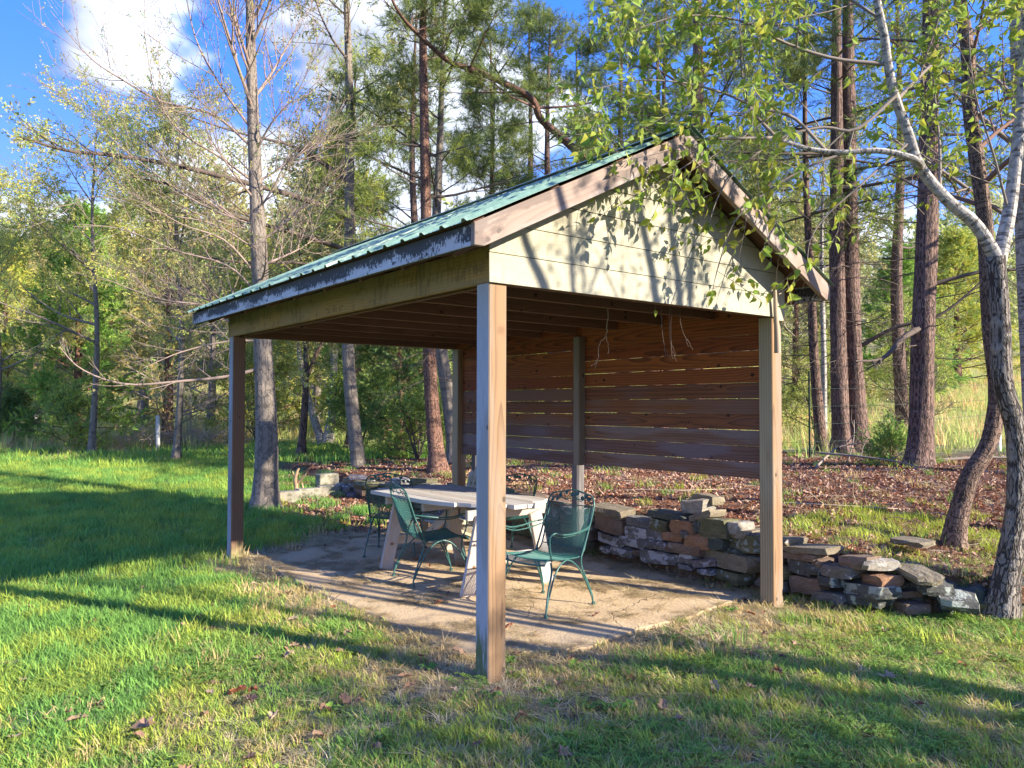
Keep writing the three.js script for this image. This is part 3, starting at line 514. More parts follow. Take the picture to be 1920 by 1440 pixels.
/** A tree: trunk through given points (dx, y, dz, radius), side limbs by rule, a crown. */
function makeTree(o) {
  const p = new Plant(o.seed), r = p.r, g = thing(o.name ?? 'tree', o.label, o.category ?? 'tree', [o.x, o.y ?? height(o.x, o.z) - 0.06, o.z], 0, o.group);
  const stems = o.stems ?? [o.trunk], curves = stems.map((s) => new THREE.CatmullRomCurve3(s.map((q) => V(q[0], q[1], q[2]))));
  stems.forEach((s, k) => { const n = Math.max(8, s.length * 4), pts = curves[k].getPoints(n), rad = pts.map((_, i) => { const x = i / n * (s.length - 1), j = Math.min(Math.floor(x), s.length - 2); return mix(s[j][3], s[j + 1][3], x - j) * (1 + 0.05 * (r() - 0.5)); }); p.trunk.add(pts, rad, o.seg ?? 12, k === 0 || o.flareAll ? flareRoot(o.flareY ?? 0.22, o.flare ?? 0.45, o.lobes ?? 5, r() * 6) : null); });
  part('trunk', p.trunk.geo(true), o.bark, g);
  for (const L of o.limbs ?? []) { const pts = new THREE.CatmullRomCurve3(L.pts.map((q) => V(...q))).getPoints(L.pts.length * 3); p.branch(pts, L.r, 0, L.P ?? o.P); }
  for (const A of o.auto ?? []) for (let k = 0; k < A.n; k++) {
    const f = (k + r()) / A.n, y = mix(A.y0, A.y1, f), c = curves[A.stem ?? 0], s = stems[A.stem ?? 0]; let lo = 0, hi = 1; for (let q = 0; q < 18; q++) { const m = (lo + hi) / 2; c.getPoint(m).y < y ? (lo = m) : (hi = m); }
    const at = c.getPoint(lo), az = (A.az ? A.az[0] + r() * (A.az[1] - A.az[0]) : r() * 360) * Math.PI / 180, el = (mix(A.el0, A.el1, f) + (r() - 0.5) * 16) * Math.PI / 180, L = mix(A.l0, A.l1, Math.pow(f, A.pow ?? 1)) * (0.6 + 0.55 * r());
    const x = lo * (s.length - 1), j = Math.min(Math.floor(x), s.length - 2), tr = mix(s[j][3], s[j + 1][3], x - j);
    p.branch(p.walk(at, V(Math.cos(az) * Math.cos(el), Math.sin(el), Math.sin(az) * Math.cos(el)), L, A.steps ?? 7, A.wig ?? 0.22, A.trop ?? 0.04), Math.min(tr * 0.6, A.r ?? L * 0.013 + 0.004), 0, A.P ?? o.P);
  }
  if (p.wood.p.length) part('branches', p.wood.geo(), o.twig ?? o.bark, g);
  if (o.twist !== undefined) p.twist = o.twist;
  if (o.leafGeo) p.crown(g, o.leafGeo, o.leafMat, o.colors ?? [[1, 1, 1]]);
  return { g, p };
}
function again(t, name, label, x, z, ry, s = 1, sy = s) { const c = t.clone(); c.name = name; c.position.set(x, height(x, z) - 0.06, z); c.rotation.y = ry; c.scale.set(s, sy, s); c.userData = { ...t.userData }; return tag(c, label, t.userData.category, t.userData.group); }
// ---------------------------------------------------------------- the trees, one by one
const down = (pts, y) => pts.map((q) => [q[0], q[1] - y, q[2], ...q.slice(3)]);
const C_FRESH = [[1, 1, 1], [1.1, 1.02, 0.9], [0.8, 0.9, 0.8], [1.25, 1.0, 0.75], [0.9, 1.05, 1.1]], C_NEEDLE = [[1, 1, 1], [0.75, 0.85, 0.9], [1.4, 1.35, 0.95], [1.15, 1.2, 0.9], [0.6, 0.72, 0.75]], C_CEDAR = [[1, 1, 1], [1.2, 1.12, 0.95], [0.7, 0.85, 0.85], [1.4, 1.2, 1.1]], C_SPRING = [[1, 1, 1], [1.15, 1.05, 0.9], [0.8, 0.95, 0.8], [1.2, 1.0, 0.95]];
// -- the leaning birch at the right edge, its limbs reaching over the gable
const P_BIRCH = { n: [11, 6], len: [1.15, 0.5], ang: [52, 48], from: [0.12, 0.15], trop: [-0.015, -0.03], wig: 0.24, steps: 4, tip: 0.2, ratio: 0.5, rmin: 0.0018, leaf: { per: 19, ang: 62, size: 1, droop: 0.45 } };
const P_BIRCH2 = { ...P_BIRCH, n: [9, 5] };
const birch = makeTree({
  seed: 101, name: 'birch_tree', label: 'forked white-barked birch at the right edge, leaning over the gable with fresh green leaves', x: 3.86, y: 0, z: -6.16, bark: B_BIRCH_OLD, twig: B_TWIG_GREY, flare: 0.5, lobes: 4, seg: 16,
  stems: [[[-0.02, -0.12, -0.02, 0.12], [0.03, 0.3, 0, 0.095], [0.1, 0.86, 0.04, 0.085], [0.08, 1.47, 0.08, 0.076], [-0.06, 1.89, 0.14, 0.073], [-0.09, 2.3, 0.18, 0.07], [-0.14, 2.84, 0.21, 0.068]]],
  limbs: [
    ...[[[-1.88, 3.7, 0.83], [-2.04, 3.86, 0.89], [-2.13, 3.96, 0.96], [-2.17, 4.18, 0.99], [-2.19, 4.41, 1.03], [-2.21, 4.82, 1.06]],
      [[-1.89, 3.7, 0.83], [-2.15, 3.63, 1.07], [-2.46, 3.6, 1.13], [-2.76, 3.54, 1.18], [-3.04, 3.47, 1.22], [-3.29, 3.38, 1.26]],
      [[-0.98, 4.02, 0.4], [-1.31, 3.75, 0.66], [-1.52, 3.78, 0.76], [-1.83, 3.7, 0.86], [-2.12, 3.5, 0.93], [-2.33, 3.26, 0.99], [-2.45, 2.96, 1.06]],
      [[-1.5, 3.59, 0.72], [-1.77, 3.86, 0.86], [-2.02, 3.89, 0.96], [-2.34, 3.97, 1.06], [-2.63, 4.01, 1.13], [-2.97, 4.0, 1.19], [-3.32, 3.9, 1.26]],
      [[-1.05, 4.25, 0.42], [-1.44, 4.3, 0.72], [-1.81, 4.41, 0.88], [-2.18, 4.53, 1.0], [-2.66, 4.52, 1.08], [-3.1, 4.33, 1.16]],
      [[-0.84, 3.7, 0.33], [-1.26, 3.34, 0.63], [-1.51, 3.11, 0.76], [-1.63, 2.94, 0.86], [-1.69, 2.73, 0.96]],
      [[-1.38, 3.58, 0.66], [-1.66, 3.47, 0.68], [-1.97, 3.28, 0.8], [-2.2, 3.07, 0.92], [-2.36, 2.71, 1.04], [-2.45, 2.45, 1.16]],
      [[-0.96, 4.0, 0.36], [-0.56, 4.38, 0.13], [-0.1, 4.76, -0.14], [0.29, 5.04, -0.34]],
      [[-1.12, 4.6, 0.46], [-1.5, 4.85, 0.7], [-2.0, 5.0, 0.9], [-2.5, 5.1, 1.0]],
      [[-0.02, 3.18, 0.19], [-0.2, 3.6, 0.3], [-0.4, 4.1, 0.4], [-0.45, 4.7, 0.45]],
      [[-0.6, 3.32, 0.28], [-0.5, 3.75, 0.1], [-0.42, 4.2, -0.1], [-0.4, 4.9, -0.2]]].map((pts) => pts.map(([x, y, z]) => [x, y, z - 0.5 * sstep(z, 0.35, 0.95)])).map((pts, k) => ({ pts, r: [0.014, 0.013, 0.015, 0.014, 0.016, 0.01, 0.012, 0.016, 0.012, 0.012, 0.014][k], P: k === 5 || k === 6 ? { ...P_BIRCH, n: [4, 3], len: [0.6, 0.3], trop: [-0.08, -0.1] } : k > 6 ? P_BIRCH2 : P_BIRCH })),
    { pts: [[0.13, 4.04, 0.13], [0.3, 4.4, 0.4], [0.35, 5.0, 0.6]], r: 0.014, P: P_BIRCH2 },
  ],
  P: P_BIRCH,
});
{
  const t = new Tubes(), L = [[-0.1, 2.78, 0.2, 0.056], [-0.31, 3.08, 0.24, 0.046], [-0.55, 3.27, 0.27, 0.043], [-0.77, 3.52, 0.3, 0.04], [-0.86, 3.74, 0.33, 0.037], [-0.97, 4.0, 0.36, 0.034], [-1.04, 4.22, 0.4, 0.032], [-1.09, 4.45, 0.44, 0.03], [-1.16, 4.7, 0.48, 0.028], [-1.23, 5.28, 0.52, 0.022], [-1.26, 5.85, 0.56, 0.015]];
  const put = (L, seg) => { const c = new THREE.CatmullRomCurve3(L.map((q) => V(...q))), n = L.length * 4, P = c.getPoints(n); t.add(P, P.map((_, i) => { const x = i / n * (L.length - 1), j = Math.min(Math.floor(x), L.length - 2); return mix(L[j][3], L[j + 1][3], x - j); }), seg); };
  put(L, 12); put([[-0.13, 2.76, 0.21, 0.058], [-0.02, 3.18, 0.19, 0.05], [0.06, 3.61, 0.16, 0.045], [0.13, 4.04, 0.13, 0.04], [0.17, 4.47, 0.11, 0.035], [0.24, 5.34, 0.09, 0.026], [0.36, 6.22, 0.06, 0.016]], 10);
  put([[-0.76, 3.5, 0.3, 0.034], [-0.85, 3.51, 0.44, 0.026], [-1.14, 3.58, 0.45, 0.022], [-1.38, 3.58, 0.41, 0.02], [-1.61, 3.61, 0.38, 0.018], [-1.89, 3.7, 0.37, 0.015]], 8);
  const fork = part('limb', t.geo(true), B_BIRCH, birch.g); fork.userData.label = 'white banded upper limbs of the birch';
  // the three hundred leaves nearest the eye are leaves of their own; the rest is the crown
  const eye = V(-3.86, 1.68, 6.16), all = birch.p.leaves, d = all.map((l, i) => [l[0].distanceToSquared(eye), i]).sort((a, b) => a[0] - b[0]), near = new Set();
  for (const [, i] of d) { if (near.size >= 300) break; const w = all[i][0], x = (w.x + 3.86) / -(w.z - 6.16), y = (w.y - 1.68) / -(w.z - 6.16); if (Math.abs(x) < 0.65 && Math.abs(y - 0.03) < 0.48) near.add(i); }
  const mats = C_FRESH.map((k) => leafMat(0.33 * k[0], 0.41 * k[1], 0.06 * k[2], 0.5)), X = V(1, 0, 0), q2 = new THREE.Quaternion();
  for (const i of near) { const [p, dir, s, q] = all[i], m = part('leaf', G_LEAF[i % 3], mats[Math.floor(q * 733 % 1 * 5)], birch.g); m.position.copy(p); m.quaternion.setFromUnitVectors(X, dir).multiply(q2.setFromAxisAngle(X, (q * 97 % 1 - 0.5) * 2)); m.scale.setScalar(s); }
  birch.p.leaves = all.filter((_, i) => !near.has(i)); birch.p.twist = 2; birch.p.crown(birch.g, G_LEAF[0], L_FRESH, C_FRESH);
}
// -- the crooked reddish trunk behind it, and the second birch on the frame's edge
const P_SPARSE = { n: [6, 5], len: [1.0, 0.5], ang: [50, 50], from: [0.2, 0.2], trop: [0.02, 0], wig: 0.25, steps: 3, ratio: 0.5, leaf: { per: 13, size: 0.9, droop: 0.3, ang: 60 } };
makeTree({ seed: 102, name: 'cherry_tree', label: 'crooked brown-barked tree bowing out of the leafy bank beside the birch', x: 4.1, y: 0, z: -7.2, bark: B_CHERRY, twig: B_TWIG_RED, flare: 0.35, P: P_SPARSE,
  trunk: [[-0.03, 0.3, 0, 0.105], [-0.02, 0.49, 0, 0.092], [0.04, 0.76, 0, 0.082], [0.14, 1.06, 0, 0.078], [0.29, 1.3, 0, 0.075], [0.38, 1.65, 0, 0.074], [0.39, 1.9, 0, 0.072], [0.34, 2.39, 0, 0.07], [0.32, 2.99, 0, 0.068], [0.3, 3.49, 0, 0.066], [0.24, 3.99, 0, 0.064], [0.18, 4.49, 0, 0.062], [0.17, 5, 0, 0.06], [0.1, 5.51, 0, 0.054], [0.02, 6.53, 0, 0.045], [0.0, 8, 0, 0.025]],
  auto: [{ n: 16, y0: 3.3, y1: 7.9, el0: 25, el1: 60, l0: 1.7, l1: 1.0, wig: 0.2, trop: 0.03 }], leafGeo: G_LEAF[1], leafMat: L_FRESH, colors: C_FRESH, twist: 2 });
makeTree({ seed: 103, name: 'birch_tree', label: 'straight grey birch trunk cut by the right edge, behind the forked birch', x: 5.16, z: -7.7, bark: B_BIRCH, twig: B_TWIG_GREY, P: P_SPARSE,
  trunk: [[0.05, 0, 0, 0.13], [0.05, 0.6, 0, 0.105], [0.0, 1.8, 0, 0.1], [-0.06, 3, 0.02, 0.09], [-0.1, 4.5, 0.04, 0.075], [-0.12, 6.5, 0, 0.05], [-0.1, 8.5, 0, 0.02]],
  auto: [{ n: 18, y0: 3.0, y1: 8.3, el0: 35, el1: 65, l0: 1.8, l1: 0.9, wig: 0.2, trop: 0.04 }], leafGeo: G_LEAF[1], leafMat: L_FRESH, colors: C_FRESH, twist: 2 });
// -- off to the right, out of the picture: the slender stems whose shadows fall on the gable, and the thicket that shades the near lawn
const P_CLUMP = { n: [7, 4], len: [0.9, 0.45], ang: [45, 50], from: [0.25, 0.2], trop: [0.03, 0], wig: 0.22, steps: 3, ratio: 0.5, leaf: { per: 3.2, size: 1, droop: 0.3, ang: 60 } };
makeTree({ seed: 104, name: 'maple_sapling', label: 'many-stemmed young maple to the right of the lawn, outside the picture', x: 4.9, z: -3.1, bark: B_GREY, twig: B_TWIG_GREY, seg: 8, flareAll: true, P: P_CLUMP,
  stems: [[[-0.08, 0, 0.05, 0.06], [-0.42, 2.8, 0.2, 0.048], [-0.65, 4.44, 0.34, 0.04], [-0.78, 4.75, 0.44, 0.034], [-1.2, 6.4, 0.8, 0.012]], [[-0.05, 0, 0, 0.04], [-0.33, 2.8, 0.15, 0.028], [-0.46, 4.44, 0.2, 0.02], [-0.49, 4.94, 0.22, 0.017], [-0.5, 6.5, 0.3, 0.008]], [[0.02, 0, -0.05, 0.065], [0.15, 2.8, -0.2, 0.052], [0.18, 4.44, -0.3, 0.043], [0.03, 5.24, -0.18, 0.034], [-0.1, 7.5, 0, 0.01]], [[0.08, 0, -0.05, 0.06], [0.28, 2.8, -0.3, 0.046], [0.38, 4.46, -0.46, 0.038], [0.29, 5.15, -0.39, 0.03], [0.2, 7, -0.3, 0.01]], [[0.1, 0, -0.1, 0.05], [0.36, 2.8, -0.4, 0.036], [0.47, 4.45, -0.52, 0.028], [0.51, 4.91, -0.55, 0.025], [0.6, 6.5, -0.7, 0.008]]],
  auto: [0, 1, 2, 3, 4].map((stem) => ({ stem, n: 4, y0: 3.4, y1: 6, el0: 40, el1: 60, l0: 1.3, l1: 0.7, wig: 0.18, trop: 0.05 })), leafGeo: G_LEAF[1], leafMat: L_FRESH, colors: C_FRESH, twist: 2 });
const P_DEC = { n: [7, 5], len: [1.5, 0.6], ang: [48, 48], from: [0.2, 0.2], trop: [0.03, 0.02], wig: 0.22, steps: 3, ratio: 0.5, leaf: { per: 9, size: 1.5, droop: 0.1, ang: 55 } };
const shade = (seed, x, z, h, lo, n, l, label) => makeTree({ seed, name: 'shade_tree', label, x, z, bark: B_GREY, twig: B_TWIG, P: P_DEC, trunk: [[0, 0, 0, 0.17], [0.05, h * 0.3, 0.05, 0.13], [0, h * 0.65, 0, 0.08], [0.1, h, 0, 0.02]], auto: [{ n, y0: lo, y1: h * 0.95, el0: 15, el1: 55, l0: l, l1: l * 0.4 }], leafGeo: G_LEAVES, leafMat: L_SPRING, colors: C_SPRING });
shade(105, 9.8, 1.0, 4.7, 1.2, 18, 2.3, 'rounded spring tree beyond the right edge, shading the near lawn');
shade(106, 10.2, 3.9, 4.6, 1.6, 10, 2.2, 'smaller spring tree beyond the right edge, nearest the viewer');
shade(107, 9.2, -10.2, 10.5, 4.2, 26, 3.0, 'tall spring tree on the bank beyond the right edge');
// -- pines on the bank to the right
const P_PINE = { n: [7, 3], len: [1.1, 0.4], ang: [48, 45], from: [0.35, 0.3], trop: [0.05, 0.06], wig: 0.26, steps: 2, ratio: 0.5, flat: 0.35, leaf: { per: 7, size: 1.15, ang: 40, droop: 0 } };
const P_DEAD = { n: [5, 3], len: [0.7, 0.3], ang: [45, 45], from: [0.3, 0.3], trop: [0, 0], wig: 0.35, steps: 2, ratio: 0.5 };
const pine = (seed, label, x, z, trunk, o = {}) => { const H = trunk.at(-1)[1]; return makeTree({ seed, name: 'pine_tree', label, category: 'pine tree', x, z, bark: o.bark ?? B_PINE, twig: o.twig ?? B_TWIG, P: P_PINE, trunk, limbs: o.limbs, flare: 0.3,
  auto: [{ n: o.dead ?? 14, y0: o.d0 ?? 1.6, y1: o.lo ?? 4.2, el0: -8, el1: 10, l0: 1.1, l1: 1.9, wig: 0.28, trop: -0.01, P: P_DEAD, r: 0.013 }, { n: o.n ?? 20, y0: o.lo ?? 4.2, y1: H * 0.97, el0: -2, el1: 45, l0: o.l ?? 2.6, l1: 0.7, pow: 0.9, wig: 0.2, trop: 0.03 }], leafGeo: G_TUFT_FAR, leafMat: L_NEEDLE, colors: C_NEEDLE }); };
pine(111, 'lone straight pine trunk between the birch and the paired pines', 6.52, -12.5, [[0, 0, 0, 0.22], [0.04, 0.5, 0, 0.185], [0.1, 2, 0, 0.175], [0.2, 4.2, 0, 0.16], [0.27, 6.5, 0, 0.13], [0.3, 9, 0, 0.09], [0.3, 12, 0, 0.03]], { lo: 5, limbs: [{ pts: [[0.12, 2.3, 0], [-0.35, 2.1, 0.3], [-0.8, 1.75, 0.5], [-1.3, 1.7, 0.7]], r: 0.06, P: P_DEAD }, { pts: [[0.15, 2.95, 0], [0.9, 3.15, 0.2], [1.6, 3.2, 0.3], [2.1, 3.4, 0.3]], r: 0.04, P: P_DEAD }] });
pine(112, 'left and thinner of the two pines standing together behind the right post', 6.79, -16, [[0, 0, 0, 0.23], [-0.02, 0.5, 0, 0.175], [-0.06, 2, 0, 0.165], [-0.07, 4.5, 0, 0.15], [-0.04, 8, 0, 0.11], [0, 13, 0, 0.03]], { lo: 5.5, dead: 18 });
pine(113, 'right and thicker of the two pines standing together behind the right post', 7.2, -16.2, [[0.02, 0, 0, 0.25], [0, 0.5, 0, 0.2], [-0.08, 2, 0, 0.185], [-0.12, 4.5, 0, 0.17], [-0.12, 8, 0, 0.13], [-0.1, 13.5, 0, 0.03]], { lo: 5.2, dead: 18, limbs: [{ pts: [[-0.02, 2.2, 0], [0.6, 2.6, 0.4], [1.3, 2.8, 0.7], [2.2, 3.6, 0.9], [2.8, 4.4, 1.0]], r: 0.05, P: P_DEAD }] });
pine(114, 'slim knotty pine trunk just left of the paired pines', 6.77, -17, [[0, 0, 0, 0.15], [-0.05, 0.6, 0, 0.12], [-0.15, 2, 0, 0.1], [-0.2, 3.5, 0, 0.09], [-0.3, 6, 0, 0.07], [-0.3, 10, 0, 0.02]], { lo: 4.5, l: 1.8, n: 18 });
makeTree({ seed: 115, name: 'slender_tree', label: 'thin pale sunlit trunk seen between the slim pine and the paired pines', x: 8.0, z: -20, bark: B_BIRCH, twig: B_TWIG_PALE, P: P_DEC, trunk: [[0, 0, 0, 0.09], [0.03, 2, 0, 0.075], [0, 5, 0, 0.05], [0.1, 8, 0, 0.015]], auto: [{ n: 14, y0: 3.5, y1: 7.8, el0: 30, el1: 60, l0: 1.6, l1: 0.6 }], leafGeo: G_LEAVES, leafMat: L_SPRING, colors: C_SPRING });
// -- pines behind the shelter, seen over its roof
pine(121, 'reddish pine trunk beside the far post, seen under the roof', -1.5, -15.4, [[0.06, 0, 0, 0.2], [0, 0.5, 0, 0.16], [-0.1, 1.7, 0, 0.14], [-0.16, 3, 0, 0.13], [-0.22, 5.2, 0, 0.11], [-0.3, 8.5, 0, 0.08], [-0.3, 12, 0, 0.02]], { bark: B_PINE_RED, lo: 4.8, n: 17, l: 2.2, dead: 20 });
makeTree({ seed: 122, name: 'gnarled_tree', label: 'grey leaning trunk beside the reddish pine, touching the far post in view', x: -1.3, z: -17.5, bark: B_GREY, twig: B_TWIG, P: P_DEAD, trunk: [[0.05, 0, 0, 0.2], [0, 0.5, 0, 0.17], [-0.15, 1.6, 0, 0.15], [-0.32, 2.7, 0, 0.14], [-0.5, 4, 0, 0.12], [-0.4, 6, 0, 0.1], [-0.3, 9, 0, 0.05], [-0.2, 12, 0, 0.02]], auto: [{ n: 16, y0: 2, y1: 11, el0: 0, el1: 40, l0: 2.2, l1: 1.2 }, { n: 10, y0: 6, y1: 11.5, el0: 10, el1: 50, l0: 2.4, l1: 1, P: P_PINE }], leafGeo: G_TUFT_FAR, leafMat: L_NEEDLE, colors: C_NEEDLE });
pine(123, 'bent reddish pine behind the screen, its bare limb sweeping left above the roof', 3.0, -16.5, [[0.3, 0, 0, 0.19], [0.05, 1.5, 0, 0.16], [-0.47, 4.0, 0.18, 0.13], [-1.34, 6.15, 0.36, 0.1], [-2.0, 6.8, 0.45, 0.08], [-2.43, 7.15, 0.55, 0.072], [-2.58, 7.44, 0.73, 0.07], [-3.12, 7.7, 0.91, 0.064], [-3.87, 7.92, 1.14, 0.056], [-4.27, 7.96, 1.41, 0.05], [-4.66, 8.2, 1.68, 0.042], [-5.04, 8.48, 1.95, 0.034], [-5.2, 8.64, 2.23, 0.026], [-5.41, 9.09, 2.5, 0.014]], { bark: B_PINE_RED, lo: 7.2, d0: 5.4, dead: 10, n: 14, l: 1.9, twig: B_TWIG_RED });
const bx = [[3.3, -14, 12, 4.6], [0.6, -29, 16, 5.2], [5.6, -30, 17, 4.8], [-0.9, -31, 16, 5], [2.8, -34, 17, 5], [-4.3, -33, 15, 5], [6.0, -25, 15, 5.5], [10.5, -21, 13, 5.2], [9.2, -28, 14, 5], [-7.6, -36, 15, 5]];
const BXL = ['dense dark pine right behind the gable peak', 'dark pine directly behind the middle of the roof', 'tall pine behind the gable, right of its peak', 'pine left of the roof ridge, dark against blue sky', 'far pine behind the ridge, seen through the nearer crowns', 'pine over the eave fascia, beside the leaning grey trunk', 'far tall pine above the right roof slope', 'pine in the meadow edge beyond the lone trunk', 'far pine above the meadow, left of the birch fork', 'far pine over the left end of the eave'];
[[3.6, -25, 14], [1.2, -24.5, 13.5], [5.4, -27, 15], [-0.6, -26.5, 13]].forEach(([x, z, H], k) => makeTree({ seed: 160 + k, name: 'pine_tree', category: 'pine tree', label: ['dense twiggy pine straight behind the upper gable', 'dense dark pine behind the bare sweeping limb', 'twiggy pine behind the birch leaves, right of the ridge', 'dark pine behind the lower roof slope, right of the leaning trunk'][k], x, z, bark: B_PINE, twig: B_TWIG, P: { ...P_PINE, n: [9, 4], leaf: { ...P_PINE.leaf, per: 9, size: 0.95 } }, trunk: [[0, 0, 0, 0.21], [0.1, H * 0.3, 0, 0.15], [-0.1, H * 0.65, 0, 0.09], [0, H, 0, 0.02]], auto: [{ n: 40, y0: 3.4, y1: H * 0.97, el0: -5, el1: 40, l0: 2.8, l1: 0.8, wig: 0.24, trop: 0.02 }], leafGeo: G_TUFT_FAR, leafMat: L_NEEDLE, colors: C_NEEDLE }));
bx.forEach(([x, z, H, lo], k) => pine(130 + k, BXL[k], x, z, [[0, 0, 0, 0.21], [0.03, 0.6, 0, 0.17], [-0.08, H * 0.3, 0, 0.15], [0.08, H * 0.6, 0, 0.1], [0, H, 0, 0.02]], { lo: lo - 0.5, n: 21, l: 2.7, dead: 12, bark: k % 3 ? B_PINE : B_PINE_RED }));
// -- on the left: the bare tulip poplar, the leaning tree with its long leafy limb, and the small dark one
const B_TWIG_POP = std({ color: rgb(0.27, 0.2, 0.165), roughness: 0.9 });
const P_POP = { n: [11, 7], len: [1.8, 0.75], ang: [34, 36], from: [0.12, 0.15], trop: [0.1, 0.1], wig: 0.12, steps: 3, ratio: 0.5, tip: 0.2, rmin: 0.003, leaf: { per: 3, size: 0.8, droop: 0, ang: 40, chance: 0.35 } };
makeTree({ seed: 141, name: 'poplar_tree', label: 'tall grey poplar behind the left post, nearly bare, with branches arching up to the left', x: -4.02, z: -12.6, y: 0, bark: B_GREY, twig: B_TWIG_POP, flare: 0.35, lobes: 3, P: P_POP, seg: 16,
  trunk: [[0.02, -0.05, 0, 0.22], [0.04, 0.5, 0, 0.19], [0.05, 1.34, 0, 0.17], [-0.04, 2.9, 0, 0.145], [-0.12, 4.47, 0, 0.125], [-0.19, 5.7, 0, 0.105], [-0.28, 7.46, 0, 0.08], [-0.31, 8.35, 0, 0.065], [-0.4, 10.14, 0, 0.04], [-0.47, 11.94, 0, 0.018]],
  limbs: [
    { pts: [[-0.05, 2.29, 0], [-0.48, 2.15, 0.24], [-1.14, 2.06, 0.48], [-1.94, 2.01, 0.7], [-2.49, 2.24, 0.9], [-2.7, 2.55, 1.1]], r: 0.032, P: { ...P_POP, n: [8, 4], len: [0.8, 0.4], trop: [0.06, 0.04] } },
    ...[[[-0.07, 3.07, 0], [-0.71, 3.25, 0.33], [-1.41, 3.32, 0.67], [-2.14, 3.6, 1.0]], [[-0.06, 3.42, 0], [-0.5, 3.9, 0.25], [-1.24, 4.1, 0.5], [-1.96, 4.38, 0.75], [-2.47, 4.4, 1.0]], [[-0.06, 2.73, 0], [-0.45, 2.7, 0.33], [-1.07, 2.5, 0.67], [-1.48, 2.24, 1.0]], [[-0.11, 3.77, 0], [-0.56, 4.31, 0.33], [-1.09, 4.48, 0.67], [-1.76, 4.89, 1.0]]].map((pts) => ({ pts, r: 0.022, P: { ...P_POP, n: [9, 5], len: [0.9, 0.45], trop: [0.03, 0.03], ang: [42, 42], wig: 0.2 } })),
    ...[[[-0.19, 5.86, 0], [-0.82, 6.38, 0.16], [-1.61, 6.54, 0.32], [-2.14, 6.82, 0.46], [-2.59, 7.11, 0.58], [-3.16, 7.8, 0.7]], [[-0.17, 5.3, 0], [-0.62, 5.63, 0.2], [-1.31, 6.08, 0.4], [-1.59, 6.61, 0.55], [-1.7, 7.47, 0.7]], [[-0.25, 6.2, 0], [-0.64, 6.76, 0.2], [-1.0, 7.45, 0.4], [-1.11, 8.06, 0.55], [-1.18, 8.65, 0.7]], [[-0.2, 5.8, 0], [0.16, 6.21, 0.27], [0.65, 6.64, 0.5], [1.03, 7.48, 0.7]], [[-0.14, 4.6, 0], [-0.96, 4.9, 0.2], [-1.81, 5.48, 0.4], [-2.33, 5.94, 0.55], [-2.93, 6.88, 0.7]], [[-0.12, 4.2, 0], [-0.78, 4.59, 0.2], [-1.55, 4.71, 0.4], [-2.32, 4.93, 0.55], [-2.98, 4.8, 0.7]]].map((pts, k) => ({ pts, r: 0.026 - 0.002 * k, P: P_POP }))],
  auto: [{ n: 18, y0: 6.2, y1: 11.6, el0: 42, el1: 62, l0: 2.6, l1: 0.8, wig: 0.1, trop: 0.07 }, { n: 9, y0: 2.8, y1: 5.6, el0: 15, el1: 35, l0: 2.0, l1: 2.0, wig: 0.14, trop: 0.05 }],
  leafGeo: G_LEAVES, leafMat: L_SPRING, colors: C_SPRING });
const P_LIMB = { n: [12, 5], len: [1.5, 0.55], ang: [42, 45], from: [0.15, 0.2], trop: [0.0, 0.0], wig: 0.2, steps: 3, ratio: 0.45, leaf: { per: 8, size: 1.3, droop: 0.15, ang: 55 } };
makeTree({ seed: 142, name: 'leaning_tree', label: 'grey trunk leaning left beside the stone stack, its long leafy limb reaching over the lawn', x: -3.33, z: -17, y: 0, bark: B_GREY, twig: B_TWIG, flare: 0.3, P: P_LIMB,
  trunk: [[0.04, 0.0, 0, 0.2], [-0.02, 0.5, 0, 0.16], [-0.17, 1.69, 0, 0.144], [-0.27, 2.98, 0, 0.133], [-0.25, 4.74, 0, 0.124], [-0.26, 5.92, 0, 0.111], [-0.27, 8.29, 0, 0.091], [-0.36, 10.68, 0, 0.066], [-0.4, 13.1, 0, 0.03]],
  limbs: [[[-0.26, 5.86, 0], [-1.1, 6.0, 1.0], [-1.76, 5.99, 2.0], [-2.78, 6.04, 3.0], [-3.69, 6.02, 3.67], [-3.96, 5.86, 4.33], [-4.33, 5.85, 5.0]], [[-0.25, 5.09, 0], [-1.02, 5.17, 1.25], [-1.99, 5.29, 2.5], [-2.67, 5.58, 3.25], [-3.15, 5.55, 4.0]], [[-0.26, 6.6, 0], [-1.2, 7.1, 0.8], [-2.2, 7.2, 1.4], [-3.4, 7.5, 1.8]], [[-0.25, 4.5, 0], [-1.1, 4.7, 0.6], [-2.2, 4.6, 1.2], [-3.6, 4.8, 1.6]]].map((pts, k) => ({ pts, r: [0.07, 0.055, 0.04, 0.045][k], P: P_LIMB })),
  auto: [{ n: 13, y0: 6.5, y1: 12.8, el0: 20, el1: 60, l0: 2.4, l1: 0.9 }], leafGeo: G_LEAVES, leafMat: L_SPRING, colors: C_SPRING });
makeTree({ seed: 143, name: 'small_tree', label: 'small dark forked tree at the lawn edge, right of the poplar', x: -5.25, z: -19.5, bark: B_PINE, twig: B_TWIG, P: P_DEC, stems: [[[-0.03, 0, 0, 0.13], [0, 0.5, 0, 0.1], [0.05, 1.3, 0, 0.09], [0.08, 2.4, 0, 0.07], [0.0, 4.0, 0, 0.05], [-0.2, 6, 0, 0.02]], [[0.07, 2.0, 0, 0.06], [0.4, 2.8, 0, 0.05], [0.95, 3.7, 0, 0.035], [1.3, 5, 0, 0.015]]], auto: [{ n: 10, y0: 1.8, y1: 5.8, el0: 20, el1: 50, l0: 1.8, l1: 0.8 }, { stem: 1, n: 6, y0: 2.6, y1: 4.8, el0: 20, el1: 50, l0: 1.4, l1: 0.8 }], leafGeo: G_LEAVES, leafMat: L_SPRING, colors: C_SPRING });
